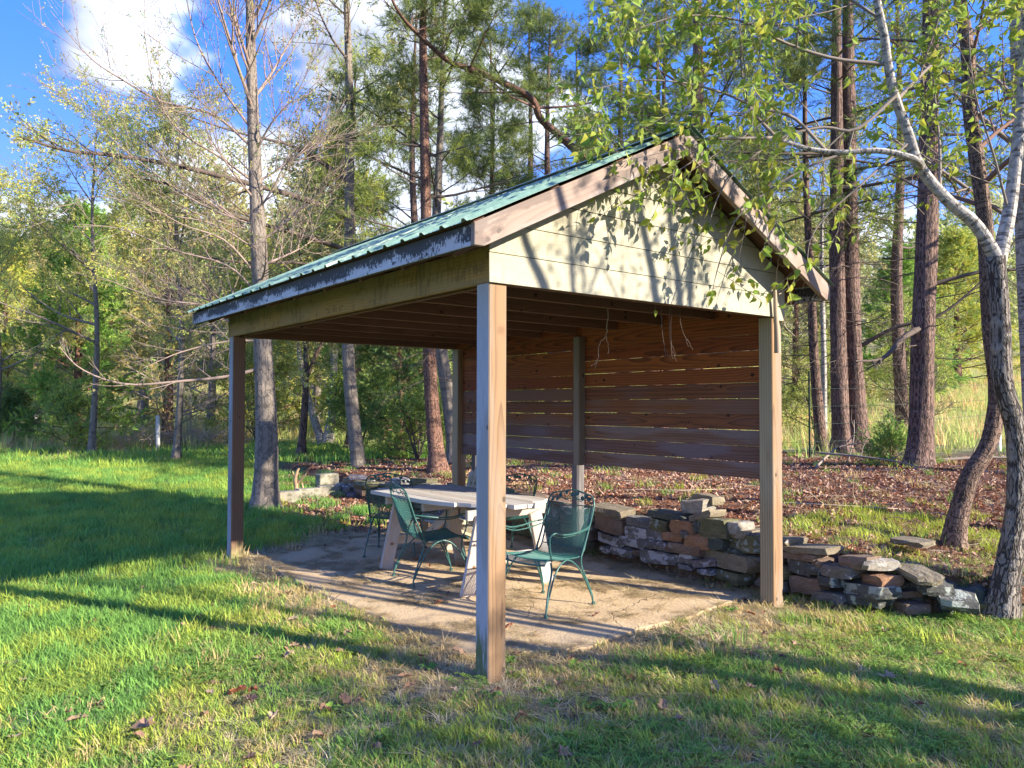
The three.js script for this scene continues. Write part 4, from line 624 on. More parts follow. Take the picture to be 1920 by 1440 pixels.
makeTree({ seed: 144, name: 'pale_tree', label: 'pale sunlit double trunk in the wood behind the small dark tree', x: -5.7, z: -24, bark: B_BIRCH, twig: B_TWIG_PALE, P: P_DEC, flareAll: true, stems: [[[0, 0, 0, 0.17], [0.15, 1, 0, 0.14], [0.2, 3, 0, 0.11], [0.1, 6, 0, 0.06], [0.1, 9, 0, 0.02]], [[-0.1, 0, 0, 0.13], [-0.45, 1.0, 0, 0.11], [-0.8, 2.4, 0, 0.08], [-1.2, 5, 0, 0.03]]], auto: [{ n: 16, y0: 3, y1: 8.8, el0: 20, el1: 55, l0: 2.2, l1: 0.8 }], leafGeo: G_LEAVES_FAR, leafMat: L_SPRING, colors: C_SPRING });
// ---------------------------------------------------------------- cedars, shrubs and the wood behind the lawn
const P_CED = { n: [8, 3], len: [0.7, 0.3], ang: [40, 40], from: [0.15, 0.2], trop: [0.03, 0.05], wig: 0.2, steps: 2, ratio: 0.5, leaf: { per: 11, size: 1.15, ang: 35, droop: 0.05 } };
const cedar = (seed, name, label, x, z, H, R, k = [1, 1, 1], n = 46, lo = 0.25, dense = 1, ls = 1.15, twig = B_TWIG_RED) => makeTree({ seed, name, label, category: 'conifer', x, z, bark: B_PINE_RED, twig, P: { ...P_CED, leaf: { ...P_CED.leaf, per: P_CED.leaf.per * dense, size: ls } }, trunk: [[0, 0, 0, H * 0.022 + 0.02], [0.03, H * 0.3, 0, H * 0.016], [0, H * 0.7, 0, H * 0.008], [0.05, H, 0, 0.008]],
  auto: [{ n, y0: lo, y1: H * 0.97, el0: 5, el1: 55, l0: R, l1: R * 0.16, pow: 1.05, wig: 0.16, trop: 0.04, steps: 5 }], leafGeo: G_CEDAR, leafMat: L_CEDAR, colors: C_CEDAR.map((c) => [c[0] * k[0], c[1] * k[1], c[2] * k[2]]) });
const GREEN = [0.75, 1.1, 0.75], YEL = [1.25, 1.25, 0.9], BROWN = [1.15, 0.98, 1.2], DARK = [0.55, 0.75, 0.7];
const c1 = cedar(201, 'cedar_tree', 'bright green hemlock left of the shelter, behind the drooping bare limb', -14.0, -25, 7.5, 2.5, GREEN, 60, 0.5, 1.1);
const c2 = cedar(202, 'cedar_tree', 'brownish half-bare cedar behind the white post', -11.3, -25.5, 8, 2.6, BROWN, 66, 0.6, 0.5, 1.0, B_TWIG_PALE);
const c3 = cedar(203, 'cedar_tree', 'yellow-green cedar at the left edge of the picture', -19.6, -30, 7.5, 2.7, YEL, 60, 0.4, 1.1);
cedar(204, 'pine_sapling', 'dark young pine at the left edge of the lawn', -16.2, -25.3, 1.5, 0.6, DARK, 22, 0.15, 1, 0.8);
cedar(205, 'hemlock_sapling', 'young green hemlock seen under the roof beside the leaning tree', -2.9, -20, 4.4, 1.6, DARK, 40, 0.3);
cedar(206, 'pine_sapling', 'small green pine seedling among fallen sticks under the paired pines', 6.35, -13.0, 0.3, 0.16, GREEN, 12, 0.06, 1.2, 0.4);
again(c3.g, 'cedar_tree', 'cedar behind the white post, right of the brownish one', -8.9, -28, 2.1, 1.0, 1.0);
again(c2.g, 'cedar_tree', 'half-bare cedar in the gap left of the hemlock', -22.5, -37, 1.2, 1.1, 1.15);
again(c1.g, 'cedar_tree', 'green conifer far behind the small dark tree', -6.2, -31, 0.7, 1.0, 0.95);
again(c1.g, 'cedar_tree', 'green conifer behind the shelter, seen under the far beam', -0.8, -27, 2.6, 1.0, 0.9);
again(c3.g, 'cedar_tree', 'cedar behind the far post, deepest in the wood', 1.8, -29, 4.0, 0.9, 0.9);
again(c2.g, 'cedar_tree', 'feathery green tree on the meadow behind the lone pine', 11.0, -30, 3.3, 1.0, 0.8);
again(c1.g, 'cedar_tree', 'bright bushy conifer on the meadow, right of the lone pine', 14.5, -29, 5.0, 0.95, 0.75);
again(c3.g, 'cedar_tree', 'conifer on the meadow at the far right', 19.5, -34, 1.5, 1.1, 0.9);
// leafy and bare shrubs
const P_SHRUB = { n: [6, 4], len: [0.8, 0.35], ang: [38, 40], from: [0.2, 0.2], trop: [0.02, 0], wig: 0.25, steps: 3, ratio: 0.55, rmin: 0.004, leaf: { per: 8, size: 1.2, ang: 55 } };
const shrub = (seed, name, label, x, z, H, n, twig, leaf, colors = C_SPRING) => makeTree({ seed, name, label, category: 'shrub', x, z, bark: twig, twig, P: leaf ? { ...P_SHRUB, leaf: { ...P_SHRUB.leaf, per: leaf } } : { ...P_SHRUB, leaf: undefined }, seg: 5, stems: [...Array(4)].map((_, k) => [[0, 0, 0, 0.03], [0.25 * Math.cos(k * 1.7), H * 0.45, 0.25 * Math.sin(k * 1.7), 0.02], [0.6 * Math.cos(k * 1.7), H * 0.9, 0.6 * Math.sin(k * 1.7), 0.008]]), auto: [0, 1, 2, 3].map((stem) => ({ stem, n, y0: 0.2, y1: H * 0.85, el0: 15, el1: 55, l0: H * 0.55, l1: H * 0.3 })), leafGeo: leaf ? G_LEAVES : null, leafMat: L_SPRING, colors });
const s1 = shrub(221, 'green_shrub', 'bright green shrub at the foot of the hemlock', -12.6, -22.5, 1.7, 5, B_TWIG, 14, [[0.7, 1, 0.6], [0.9, 1, 0.5]]);
const s2 = shrub(222, 'bare_shrub', 'dense bare pinkish shrub between the cedars at the left', -17.6, -29.5, 5.2, 10, B_TWIG_PALE, 0);
shrub(223, 'bare_shrub', 'bare dark shrub on the meadow between the paired pines and the lone pine', 10.6, -20.5, 1.9, 5, B_TWIG, 0);
const s4 = shrub(224, 'green_shrub', 'leafy yellow-green shrub just right of the right post', 8.6, -22, 2.6, 6, B_TWIG, 12, [[0.9, 1.05, 0.6], [1, 1, 0.7]]);
again(s4.g, 'green_shrub', 'yellow-green shrub on the meadow behind the bare one', 13.2, -26, 1.1, 1.3);
again(s1.g, 'green_shrub', 'green undergrowth beside the small dark tree', -4.4, -22.5, 0.4, 1.2);
again(s4.g, 'green_shrub', 'sunlit green undergrowth behind the poplar trunk', -8.2, -25, 2.2, 1.1);
again(s1.g, 'green_shrub', 'low green bush under the roof line beside the reddish pine', -2.2, -18.2, 3.1, 0.9);
again(s2.g, 'bare_shrub', 'bare pale brush pile shrub right of the white post', -9.9, -24, 2.0, 0.55, 0.4);
// spring hardwoods filling the left background
const P_HW = { n: [8, 6], len: [2.2, 0.9], ang: [42, 45], from: [0.15, 0.2], trop: [0.05, 0.04], wig: 0.2, steps: 3, ratio: 0.5, rmin: 0.006, leaf: { per: 5, size: 1.5, ang: 50, chance: 0.7 } };
const hw = (seed, label, x, z, H, twig, k, chance = 0.75) => makeTree({ seed, name: 'hardwood_tree', label, x, z, bark: B_GREY, twig, P: { ...P_HW, leaf: { ...P_HW.leaf, chance } }, seg: 8, trunk: [[0, 0, 0, 0.2], [0.1, H * 0.35, 0, 0.13], [-0.1, H * 0.7, 0, 0.07], [0, H, 0, 0.015]], auto: [{ n: 22, y0: H * 0.14, y1: H * 0.95, el0: 20, el1: 60, l0: H * 0.34, l1: H * 0.12, trop: 0.05 }], leafGeo: G_LEAVES_FAR, leafMat: L_SPRING, colors: C_SPRING.map((c) => [c[0] * k[0], c[1] * k[1], c[2] * k[2]]) });
const h1 = hw(231, 'pale budding hardwood above the brownish cedar', -12.8, -33, 10, B_TWIG_PALE, [1.1, 1.0, 1.2], 0.6), h2 = hw(232, 'yellow-green hardwood rising behind the hemlock', -17.5, -37, 10.5, B_TWIG_PALE, [1.1, 1.1, 1.0], 0.9), h3 = hw(233, 'tan leafless-looking hardwood at the far left', -27, -44, 8, B_TWIG_PALE, [1.05, 0.95, 1.3], 0.8);
again(h2.g, 'hardwood_tree', 'yellow-green hardwood behind the poplar crown', -9.5, -38, 1.9, 1.05, 1.05); again(h1.g, 'hardwood_tree', 'pale hardwood left of the yellow-green one', -21.5, -45, 0.9, 1.1);
again(h3.g, 'hardwood_tree', 'tan hardwood behind the roof line, right of the poplar', -5.2, -42, 2.4, 1.0); again(h2.g, 'hardwood_tree', 'hardwood low on the slope behind the far cedars', -14.5, -48, 4.4, 1.0, 0.9);
again(h2.g, 'hardwood_tree', 'yellow-green hardwood above the meadow, behind the paired pines', 12.0, -40, 5.2, 1.1); again(h2.g, 'hardwood_tree', 'hardwood behind the gable, seen low between pine trunks', 5.0, -36, 1.1, 1.0);
const P_VEIL = { n: [8, 6], len: [1.9, 0.8], ang: [40, 42], from: [0.12, 0.15], trop: [0.03, 0.02], wig: 0.22, steps: 3, ratio: 0.5, rmin: 0.004, leaf: { per: 12, size: 1.3, ang: 55, chance: 0.95 } };
for (const [k, x, z, H, label] of [[0, -8.4, -19.5, 9, 'airy young hardwood with pale new leaves right behind the poplar'], [1, -11.6, -21.5, 9.5, 'airy hardwood in pale new leaf between the poplar and the hemlock'], [2, -15.6, -23.5, 7.5, 'low airy hardwood in pale new leaf at the far left of the lawn']]) makeTree({ seed: 261 + k, name: 'young_hardwood', label, x, z, bark: B_GREY, twig: B_TWIG_GREY, P: P_VEIL, seg: 8, trunk: [[0, 0, 0, 0.1], [0.15, H * 0.35, 0.1, 0.07], [-0.1, H * 0.7, 0, 0.04], [0, H, 0, 0.01]], auto: [{ n: 14, y0: H * 0.3, y1: H * 0.96, el0: 15, el1: 55, l0: 3.0, l1: 1.0, trop: 0.04 }], leafGeo: G_LEAVES, leafMat: L_SPRING, colors: C_SPRING.map((c) => [c[0] * 1.2, c[1] * 1.2, c[2] * 0.9]) });
for (const [k, x, z, H, label] of [[0, -2.7, -21.5, 12.5, 'yellow-green sunlit pine beside the leaning trunk'], [1, -4.9, -24, 12, 'yellow-green sunlit pine between the poplar and the leaning trunk']]) makeTree({ seed: 271 + k, name: 'pine_tree', category: 'pine tree', label, x, z, bark: B_PINE, twig: B_TWIG, P: { ...P_PINE, n: [8, 3] }, trunk: [[0, 0, 0, 0.18], [0.1, H * 0.3, 0, 0.13], [-0.1, H * 0.65, 0, 0.08], [0, H, 0, 0.02]], auto: [{ n: 32, y0: 3.2, y1: H * 0.97, el0: 0, el1: 40, l0: 2.3, l1: 0.7, wig: 0.22, trop: 0.03 }], leafGeo: G_TUFT_FAR, leafMat: L_NEEDLE, colors: C_NEEDLE.map((c) => [c[0] * 1.5, c[1] * 1.4, c[2] * 1.1]) });
cedar(241, 'evergreen_tree', 'dark round evergreen high on the hill at the far left', -34, -57, 11, 4.6, [0.6, 0.85, 0.6], 70, 2, 0.8);
// the wood on the hillside beyond, one mass
{
  const r = rng(251), L = [], M = new THREE.Matrix4(), Q = new THREE.Quaternion(), c = new THREE.Color(), E = new THREE.Euler();
  for (let k = 0; k < 620; k++) {
    const z = -52 - r() * 95, x = (r() - 0.56) * (110 + -z * 0.7); if (x > 0.2 * -z && r() < 0.35) continue;
    const y0 = height(x, z), H = 7 + r() * 7, R = 2.2 + r() * 2, hue = r();
    for (let i = 0; i < 90; i++) { const t = Math.pow(r(), 0.75), a = r() * 6.28, rr = R * Math.sqrt(r()) * (1 - 0.75 * Math.pow(t, 2)); L.push([x + Math.cos(a) * rr, y0 + 0.3 + t * H * (0.6 + 0.4 * sstep(x + 30, -8, 12)), z + Math.sin(a) * rr, 3 + 3 * r(), hue, r()]); }
  }
  const m = new THREE.InstancedMesh(G_LEAVES_FAR, L_SPRING, L.length);
  L.forEach(([x, y, z, s, h, q], i) => { M.compose(V(x, y, z), Q.setFromEuler(E.set(q * 9, q * 37, q * 71)), V(s, s, s)); m.setMatrixAt(i, M); const k = h < 0.3 ? [0.45, 0.55, 0.6] : h < 0.6 ? [1.0, 0.95, 1.25] : [0.95, 1.0, 0.9], b = 0.75 + 0.5 * q; m.setColorAt(i, c.setRGB(k[0] * b, k[1] * b, k[2] * b)); });
  m.name = 'hillside_wood'; m.castShadow = m.receiveShadow = true; tag(m, 'spring wood covering the hillside behind everything', 'wood', null, 'stuff');
}
// ---------------------------------------------------------------- the dry stone wall
const stoneTex = (seed, k) => {
  const o = seed * 17.3, S = 0.5, v = (u, w) => { const x = u * S, y = w * S; return [fbm(x * 8 + o, y * 26 + o, 5), fbm(x * 60 + o, y * 90, 3), sstep(fbm(x * 13 + 3 + o, y * 17, 5), k.l0, k.l0 + 0.11), fbm(x * 110, y * 110 + o, 2), sstep(fbm(x * 5 + o + 9, y * 6, 4), 0.5, 0.6)]; };
  const map = tex(256, 256, (u, w) => { const [a, b, l, f, p] = v(u, w); let c = mix3(k.a, k.b, clamp(a * 1.5 - 0.25)); c = mix3(c, k.c, 0.6 * p); c = c.map((q) => q * (0.7 + 0.6 * b)); return mix3(c, k.lichen.map((q) => q * (0.75 + 0.5 * f)), l); }, { srgb: true, sx: 1 / S, sy: 1 / S });
  const bumpMap = tex(256, 256, (u, w) => { const [a, b, l] = v(u, w); return 0.6 * a + 0.3 * b + 0.1 * l; }, { sx: 1 / S, sy: 1 / S });
  return std({ map, bumpMap, bumpScale: 0.014, roughness: 0.93, color: rgb(0.66, 0.645, 0.63) });
};
const PALE = [0.5, 0.5, 0.49], GREENISH = [0.36, 0.42, 0.37];
const M_STONE = {
  w: stoneTex(1, { a: [0.13, 0.12, 0.11], b: [0.3, 0.28, 0.27], c: [0.2, 0.17, 0.14], lichen: [0.56, 0.55, 0.56], l0: 0.49 }), g: stoneTex(2, { a: [0.13, 0.125, 0.11], b: [0.25, 0.235, 0.21], c: [0.2, 0.16, 0.12], lichen: PALE, l0: 0.62 }),
  k: stoneTex(3, { a: [0.2, 0.165, 0.11], b: [0.34, 0.29, 0.2], c: [0.24, 0.2, 0.12], lichen: PALE, l0: 0.72 }), b: stoneTex(4, { a: [0.17, 0.12, 0.085], b: [0.3, 0.215, 0.16], c: [0.26, 0.15, 0.09], lichen: PALE, l0: 0.7 }),
  o: stoneTex(5, { a: [0.3, 0.15, 0.075], b: [0.45, 0.26, 0.15], c: [0.38, 0.2, 0.08], lichen: PALE, l0: 0.76 }), m: stoneTex(6, { a: [0.12, 0.115, 0.06], b: [0.23, 0.21, 0.12], c: [0.13, 0.14, 0.05], lichen: GREENISH, l0: 0.7 }),
  d: stoneTex(7, { a: [0.05, 0.06, 0.05], b: [0.13, 0.14, 0.12], c: [0.07, 0.1, 0.08], lichen: GREENISH, l0: 0.66 }), L: stoneTex(8, { a: [0.06, 0.065, 0.06], b: [0.16, 0.16, 0.145], c: [0.1, 0.1, 0.09], lichen: [0.42, 0.47, 0.42], l0: 0.5 }),
  v: stoneTex(9, { a: [0.13, 0.11, 0.11], b: [0.27, 0.23, 0.23], c: [0.17, 0.13, 0.12], lichen: [0.5, 0.48, 0.5], l0: 0.6 }), p: stoneTex(10, { a: [0.33, 0.3, 0.25], b: [0.48, 0.45, 0.39], c: [0.4, 0.34, 0.26], lichen: [0.55, 0.54, 0.5], l0: 0.6 }),
};
M_STONE.O = M_STONE.o; M_STONE.r = M_STONE.b; M_STONE.t = M_STONE.k; M_STONE.D = M_STONE.L;
/** A split, slightly weathered stone: a box of facets, knocked about. */
function stoneGeo(seed, l, h, d) {
  const r = rng(seed), g = new THREE.BoxGeometry(1, 1, 1, 4, 2, 3), p = g.attributes.position, key = new Map(), sk = [(r() - 0.5) * 0.3, (r() - 0.5) * 0.35, (r() - 0.5) * 0.3, (r() - 0.5) * 0.3];
  for (let i = 0; i < p.count; i++) {
    let x = p.getX(i), y = p.getY(i), z = p.getZ(i); const k = [x, y, z].map((q) => q.toFixed(2)).join();
    if (!key.has(k)) { const q = Math.pow(Math.abs(2 * x), 5) + Math.pow(Math.abs(2 * y), 5) + Math.pow(Math.abs(2 * z), 5), f = q > 1 ? Math.pow(q, -1 / 5) : 1, j = 0.11; key.set(k, [x * (0.35 + 0.65 * f) * (1 + sk[0] * y) + (r() - 0.5) * j * 0.7 + sk[2] * y * 0.35, y * (0.3 + 0.7 * f) * (1 + sk[1] * x) + (r() - 0.5) * j + sk[3] * x * 0.2, z * (0.3 + 0.7 * f) + (r() - 0.5) * j * 1.1]); }
    const q = key.get(k); p.setXYZ(i, q[0] * l, q[1] * h, q[2] * d);
  }
  g.deleteAttribute('uv'); g.deleteAttribute('normal'); const f = toCreasedNormals(mergeVertices(g, 1e-5), 0.62), P = f.attributes.position, U = [], o = r() * 3, N = f.attributes.normal;
  for (let i = 0; i < P.count; i++) { const nx = Math.abs(N.getX(i)), ny = Math.abs(N.getY(i)), nz = Math.abs(N.getZ(i)); U.push(...(nz >= nx && nz >= ny ? [P.getX(i) + o, P.getY(i) + o] : ny >= nx ? [P.getX(i) + o, P.getZ(i) + o] : [P.getZ(i) + o, P.getY(i) + o])); }
  f.setAttribute('uv', new THREE.Float32BufferAttribute(U, 2)); return f;
}
const wall = thing('stone_wall', 'low dry stone wall of mossy, orange and lichen-white stones behind the patio', 'stone wall', [OX, 0, OZ], YAW);
{
  const r = rng(31); let seed = 500;
  const put = (a, y, l, h, rot, mat, db = 0, d = 0.26, par = wall) => { const m = part('stone', stoneGeo(seed++, l * 1.05, h * 0.98, d), M_STONE[mat], par), b = along(WALL_B, a), da = 0.1, sl = (along(WALL_B, a - da) - along(WALL_B, a + da)) / (2 * da); m.position.copy(Lp(a, b - 0.015 + d * 0.18 + db, y)); m.rotation.set(0, Math.PI / 2 - Math.atan(-sl) * -1 + (r() - 0.5) * 0.16, 0, 'YXZ'); m.rotateZ(-rot * Math.PI / 180); m.rotateX((r() - 0.5) * 0.14); return m; };
  // as they lie, seen from the lawn: place along the wall, height, length, thickness, tilt, kind
  const seen = `2.34 .5 .52 .11 -3 k;2.27 .36 .46 .18 -4 b;1.84 .44 .38 .09 -4 g;1.75 .34 .53 .16 0 w;1.54 .46 .22 .125 -4 m;1.44 .55 .48 .08 -4 d;1.23 .48 .31 .145 2 o;1.35 .37 .26 .1 0 o;1.19 .4 .1 .08 0 g;1.04 .36 .28 .165 7 O;.85 .5 .39 .2 4 m;.63 .54 .15 .115 0 p;.8 .37 .2 .126 0 d;.54 .39 .36 .175 4 m;.56 .49 .19 .07 4 k;.42 .47 .11 .09 0 g;
2.28 .2 .39 .11 -5 w;1.88 .23 .38 .11 -2 w;1.54 .25 .28 .09 2 w;1.2 .27 .44 .12 2 b;.63 .32 .23 .06 2 d;.44 .28 .18 .05 0 g;2.33 .09 .19 .06 -4 w;2.06 .11 .33 .09 -2 w;1.84 .13 .13 .07 -4 r;1.53 .13 .5 .135 1 w;1.18 .17 .19 .1 0 w;.96 .17 .3 .085 14 v;.71 .23 .6 .155 0 k;.69 .08 .37 .105 0 m;.92 .09 .17 .055 4 w;1.18 .09 .17 .05 0 w;1.03 .5 .09 .118 0 d;
-.06 .43 .44 .06 5 k;-.01 .37 .33 .065 2 r;.02 .27 .22 .14 -3 L;-.12 .27 .15 .095 -3 D;-.34 .29 .29 .1 2 g;-.17 .34 .1 .075 -4 r;-.47 .38 .25 .11 4 b;-.62 .38 .13 .09 0 p;-.86 .33 .44 .075 -4 t;-.64 .26 .27 .09 4 o;-.05 .13 .3 .16 6 b;-.27 .2 .2 .085 2 D;-.58 .17 .44 .11 6 D;-.92 .25 .34 .09 -10 L;-.55 .09 .34 .09 5 D;-.78 .16 .09 .05 0 b;-1.05 .16 .56 .105 -4 D;-.81 .07 .24 .08 0 r;-1.2 .08 .22 .06 0 m;-1.29 .27 .14 .07 0 D;-1.33 .16 .1 .14 0 O;.25 .35 .2 .13 3 g;.22 .2 .24 .12 2 m;.2 .46 .22 .07 4 k;.28 .08 .3 .1 0 g;-.25 .06 .3 .09 2 g`;
  for (const s of seen.split(';')) { const [a, y, l, h, t, k] = s.trim().split(' '); put(+a, +y + 0.02, +l, +h, +t, k, (r() - 0.5) * 0.04, 0.22 + r() * 0.1); }
  // rocks lying on the top, and flat stones on the bank
  put(1.2, 0.69, 0.31, 0.15, 6, 'p', 0.12, 0.22); put(1.13, 0.76, 0.27, 0.09, -4, 'k', 0.2, 0.2); put(1.01, 0.62, 0.26, 0.07, 19, 'k', 0.02, 0.3); put(-0.55, 0.5, 0.32, 0.05, 0, 'k', 0.75, 0.25);
  // the stretch behind table and chairs, in rough courses, up to the corner stack
  for (let a = 2.62; a < 8.3;) { const l = 0.26 + r() * 0.26; let y = 0.03; while (y < along(WALL_H, a) - 0.02) { const h = 0.08 + r() * 0.07; put(a + l / 2 + (r() - 0.5) * 0.1, y + h / 2, l * (0.8 + 0.4 * r()), h, (r() - 0.5) * 8, 'gkwbmdv'[Math.floor(r() * 7)], (r() - 0.5) * 0.05); y += h * 0.95; } a += l * 0.98; }
  // the packed earth and small stones behind the faces
  const core = []; for (let a = -1.4; a < 8.4; a += 0.16) { const h = along(WALL_H, a) * (0.8 + 0.1 * r()), g = stoneGeo(seed++, 0.26, h, 0.2); const b = along(WALL_B, a) + 0.2; g.rotateY(Math.PI / 2); g.translate(b, h / 2 - 0.02, -a); core.push(g); }
  part('rubble_fill', mergeGeometries(core), M_STONE.d, wall, true);
}
// stacked stones and the edging blocks at the far end
{
  const r = rng(44), st = thing('stone_stack', 'small stack of flat grey stones at the end of the edging blocks', 'stone stack', [toW(8.75, 3.55).x, height(toW(8.75, 3.4).x, toW(8.75, 3.4).z) - 0.22, toW(8.75, 3.55).z], YAW); let y = 0, sd = 900;
  for (let row = 0; row < 5; row++) { const h = 0.07 + r() * 0.05; for (let k = 0; k < 3; k++) { const m = part('stone', stoneGeo(sd++, 0.34 + r() * 0.16, h * 1.15, 0.3), M_STONE['gkvmwb'[Math.floor(r() * 6)]], st); m.position.set((r() - 0.5) * 0.15, y + h / 2, (k - 1) * 0.34 + (r() - 0.5) * 0.08); m.rotation.y = Math.PI / 2 + (r() - 0.5) * 0.5; } y += h; }
  const top = part('stone', stoneGeo(sd++, 0.5, 0.045, 0.34), M_STONE.v, st); top.position.set(0, y + 0.03, -0.1); top.rotation.set(0.05, 1.2, 0.06);
  const W_BLOCK = (() => { const map = tex(256, 256, (u, v) => { const f = fbm(u * 7, v * 7, 5), g = fbm(u * 80, v * 80, 2), m = sstep(fbm(u * 5 + 3, v * 8, 4), 0.52, 0.66); return mix3(mix3([0.25, 0.22, 0.16], [0.34, 0.31, 0.25], f), [0.12, 0.12, 0.075], m * 0.7).map((q) => q * (0.75 + 0.5 * g)); }, { srgb: true, sx: 2, sy: 2 }); return std({ map, bumpMap: map, bumpScale: 0.004, roughness: 0.95 }); })();
  const LB = ['leftmost concrete edging block, nearest the poplar', 'second concrete edging block, below the pale stump', 'third concrete edging block along the leaf bed', 'concrete edging block beside the stone stack', 'loose concrete block lying on the leaf bed behind the edging'];
  const place = [[8.98, 2.32, 0.03], [9.1, 2.74, 0.02], [9.2, 3.16, 0.03], [9.26, 3.58, 0.0], [9.9, 3.45, 0.2]];
  place.forEach(([a, b, t], k) => { const p = toW(a, b), y0 = height(toW(a - 0.2, b).x, toW(a - 0.2, b).z); const m = new THREE.Mesh(cbox(k === 4 ? 0.4 : 0.405, 0.2, 0.19, 0.012, k * 0.7, k * 0.3), W_BLOCK); m.name = 'edging_block'; m.position.set(p.x, y0 + (k === 4 ? 0.2 : 0.09), p.z); m.rotation.y = YAW + t - 0.1; m.castShadow = m.receiveShadow = true; tag(m, LB[k], 'edging block', 'concrete edging blocks at the leaf bed'); });
  const t = new Tubes(), add = (pts, r0) => { const P = new THREE.CatmullRomCurve3(pts.map((q) => V(...q))).getPoints(12); t.add(P, P.map((_, i) => r0 * (1 - 0.7 * i / 12)), 6); };
  add([[0, -0.05, 0], [0.01, 0.15, 0], [-0.01, 0.26, 0.01], [0.02, 0.42, 0], [0.05, 0.48, 0]], 0.055); add([[0.01, 0.2, 0], [0.12, 0.3, 0.02], [0.2, 0.4, 0.03]], 0.03); add([[-0.01, 0.3, 0], [-0.07, 0.42, 0]], 0.025); add([[0.05, -0.05, 0.02], [0.14, 0.1, 0.05], [0.12, 0.22, 0.06]], 0.03);
  const p = toW(9.6, 2.72), m = new THREE.Mesh(t.geo(), std({ color: rgb(0.55, 0.36, 0.2), roughness: 0.85 })); m.name = 'splintered_stump'; m.position.set(p.x, height(p.x, p.z), p.z); m.castShadow = true; tag(m, 'splintered pale stump standing up behind the edging blocks', 'stump');
}
// ---------------------------------------------------------------- the plank table
const W_TABLE = wood(31, { light: [0.42, 0.375, 0.32], dark: [0.3, 0.26, 0.22], ring: 50, knots: 4, grey: [0.5, 0.48, 0.46], greyAmt: 0.5 }, [[1, 1, 1], [0.93, 0.92, 0.92], [1.05, 1.03, 1]]);
const W_TLEG = wood(32, { light: [0.46, 0.38, 0.29], dark: [0.3, 0.23, 0.17], ring: 55, knots: 3, grey: [0.48, 0.46, 0.46], greyAmt: 0.4 })[0];
{
  const TA = 2.62, TB = 1.54, H = 0.8, FL = 0.022, T = thing('picnic_table', 'weathered grey plank table on splayed legs standing on the patio', 'table', toW(TA, TB, FL).toArray(), YAW);
  const p = (a, b, y) => V(b - TB, y - FL, -(a - TA));
  // planks run along the eaves; the near right corner is cut to a curve
  const edge = (b) => (b < 1.2 ? mix(2.45, 2.02, clamp((b - 1.05) / 0.15)) : b < 1.36 ? 1.86 : b < 1.5 ? 1.68 : b < 1.8 ? 1.62 : 1.74), N = 7, PWD = 0.1445;
  for (let k = 0; k < N; k++) {
    const b = 1.105 + k * PWD, a0 = [2.1, 1.9, 1.72, 1.63, 1.62, 1.73, 1.75][k], a1 = [3.56, 3.62, 3.65, 3.65, 3.64, 3.62, 3.56][k];
    const cut = k < 3 ? [0.42, 0.2, 0.1][k] : k === 6 ? 0.1 : 0.0, hw = PWD / 2 - 0.003, sh = new THREE.Shape(), c2 = k === 0 || k === 6 ? 0.05 : 0;
    const near = k < 3 ? -1 : 1; // which long edge loses its corner
    const P = near < 0 ? [[a0 + cut, -hw], [a1 - c2, -hw], [a1, hw], [a0 + 0.012, hw], [a0, hw - 0.012], [a0, hw - 0.03], [a0 + cut * 0.35, -hw + 0.06]] : [[a0, -hw], [a1, -hw], [a1 - c2, hw], [a0 + cut, hw]];
    P.forEach(([a, q], i) => (i ? sh.lineTo(a - TA, q) : sh.moveTo(a - TA, q)));
    const g = new THREE.ExtrudeGeometry(sh, { depth: 0.032, bevelEnabled: true, bevelSize: 0.002, bevelThickness: 0.003, bevelSegments: 1 });
    g.translate(0, 0, -0.019); const uo = wr() * 3, uv = g.attributes.uv; for (let i = 0; i < uv.count; i++) uv.setXY(i, uv.getX(i) + uo, uv.getY(i) + uo);
    const m = part('plank', g, W_TABLE[k % 3], T); m.quaternion.setFromRotationMatrix(new THREE.Matrix4().makeBasis(V(0, 0, -1), V(1, 0, 0), V(0, -1, 0))); m.position.set(b - TB, H - 0.019 - FL + (wr() - 0.5) * 0.003, 0);
  }
  for (const a of [1.84, 2.62, 3.3]) { const m = board('cross_beam', p(a, a === 2.62 ? 1.12 : 1.1, 0.716), p(a, 2.0, 0.716), 0.088, 0.04, W_TLEG, T); }
  for (const a of [1.8, 3.26]) for (const s of [-1, 1]) {
    const A = p(a, 1.54 + s * 0.46, 0.02), B = p(a, 1.54 + s * 0.3, 0.7), m = board('leg', A, B, 0.135, 0.04, W_TLEG, T, { up: V(s, 0.2, 0) });
    const bolt = part('bolt_head', new THREE.CylinderGeometry(0.014, 0.016, 0.01, 10), M_BOLT, m); bolt.rotation.x = Math.PI / 2; bolt.position.set(-0.09, 0, -s * 0.024 * (a < 2 ? 1 : 1)); bolt.position.z = 0.024;
  }
  for (const a of [1.845, 3.3]) board('stretcher', p(a, 1.15, 0.3), p(a, 1.93, 0.3), 0.09, 0.036, W_TLEG, T);
  board('brace', p(1.9, 1.54, 0.3), p(2.55, 1.54, 0.68), 0.088, 0.038, W_TLEG, T, { up: V(0, 1, 0) }); board('brace', p(3.24, 1.54, 0.3), p(2.68, 1.54, 0.68), 0.088, 0.038, W_TLEG, T);
}
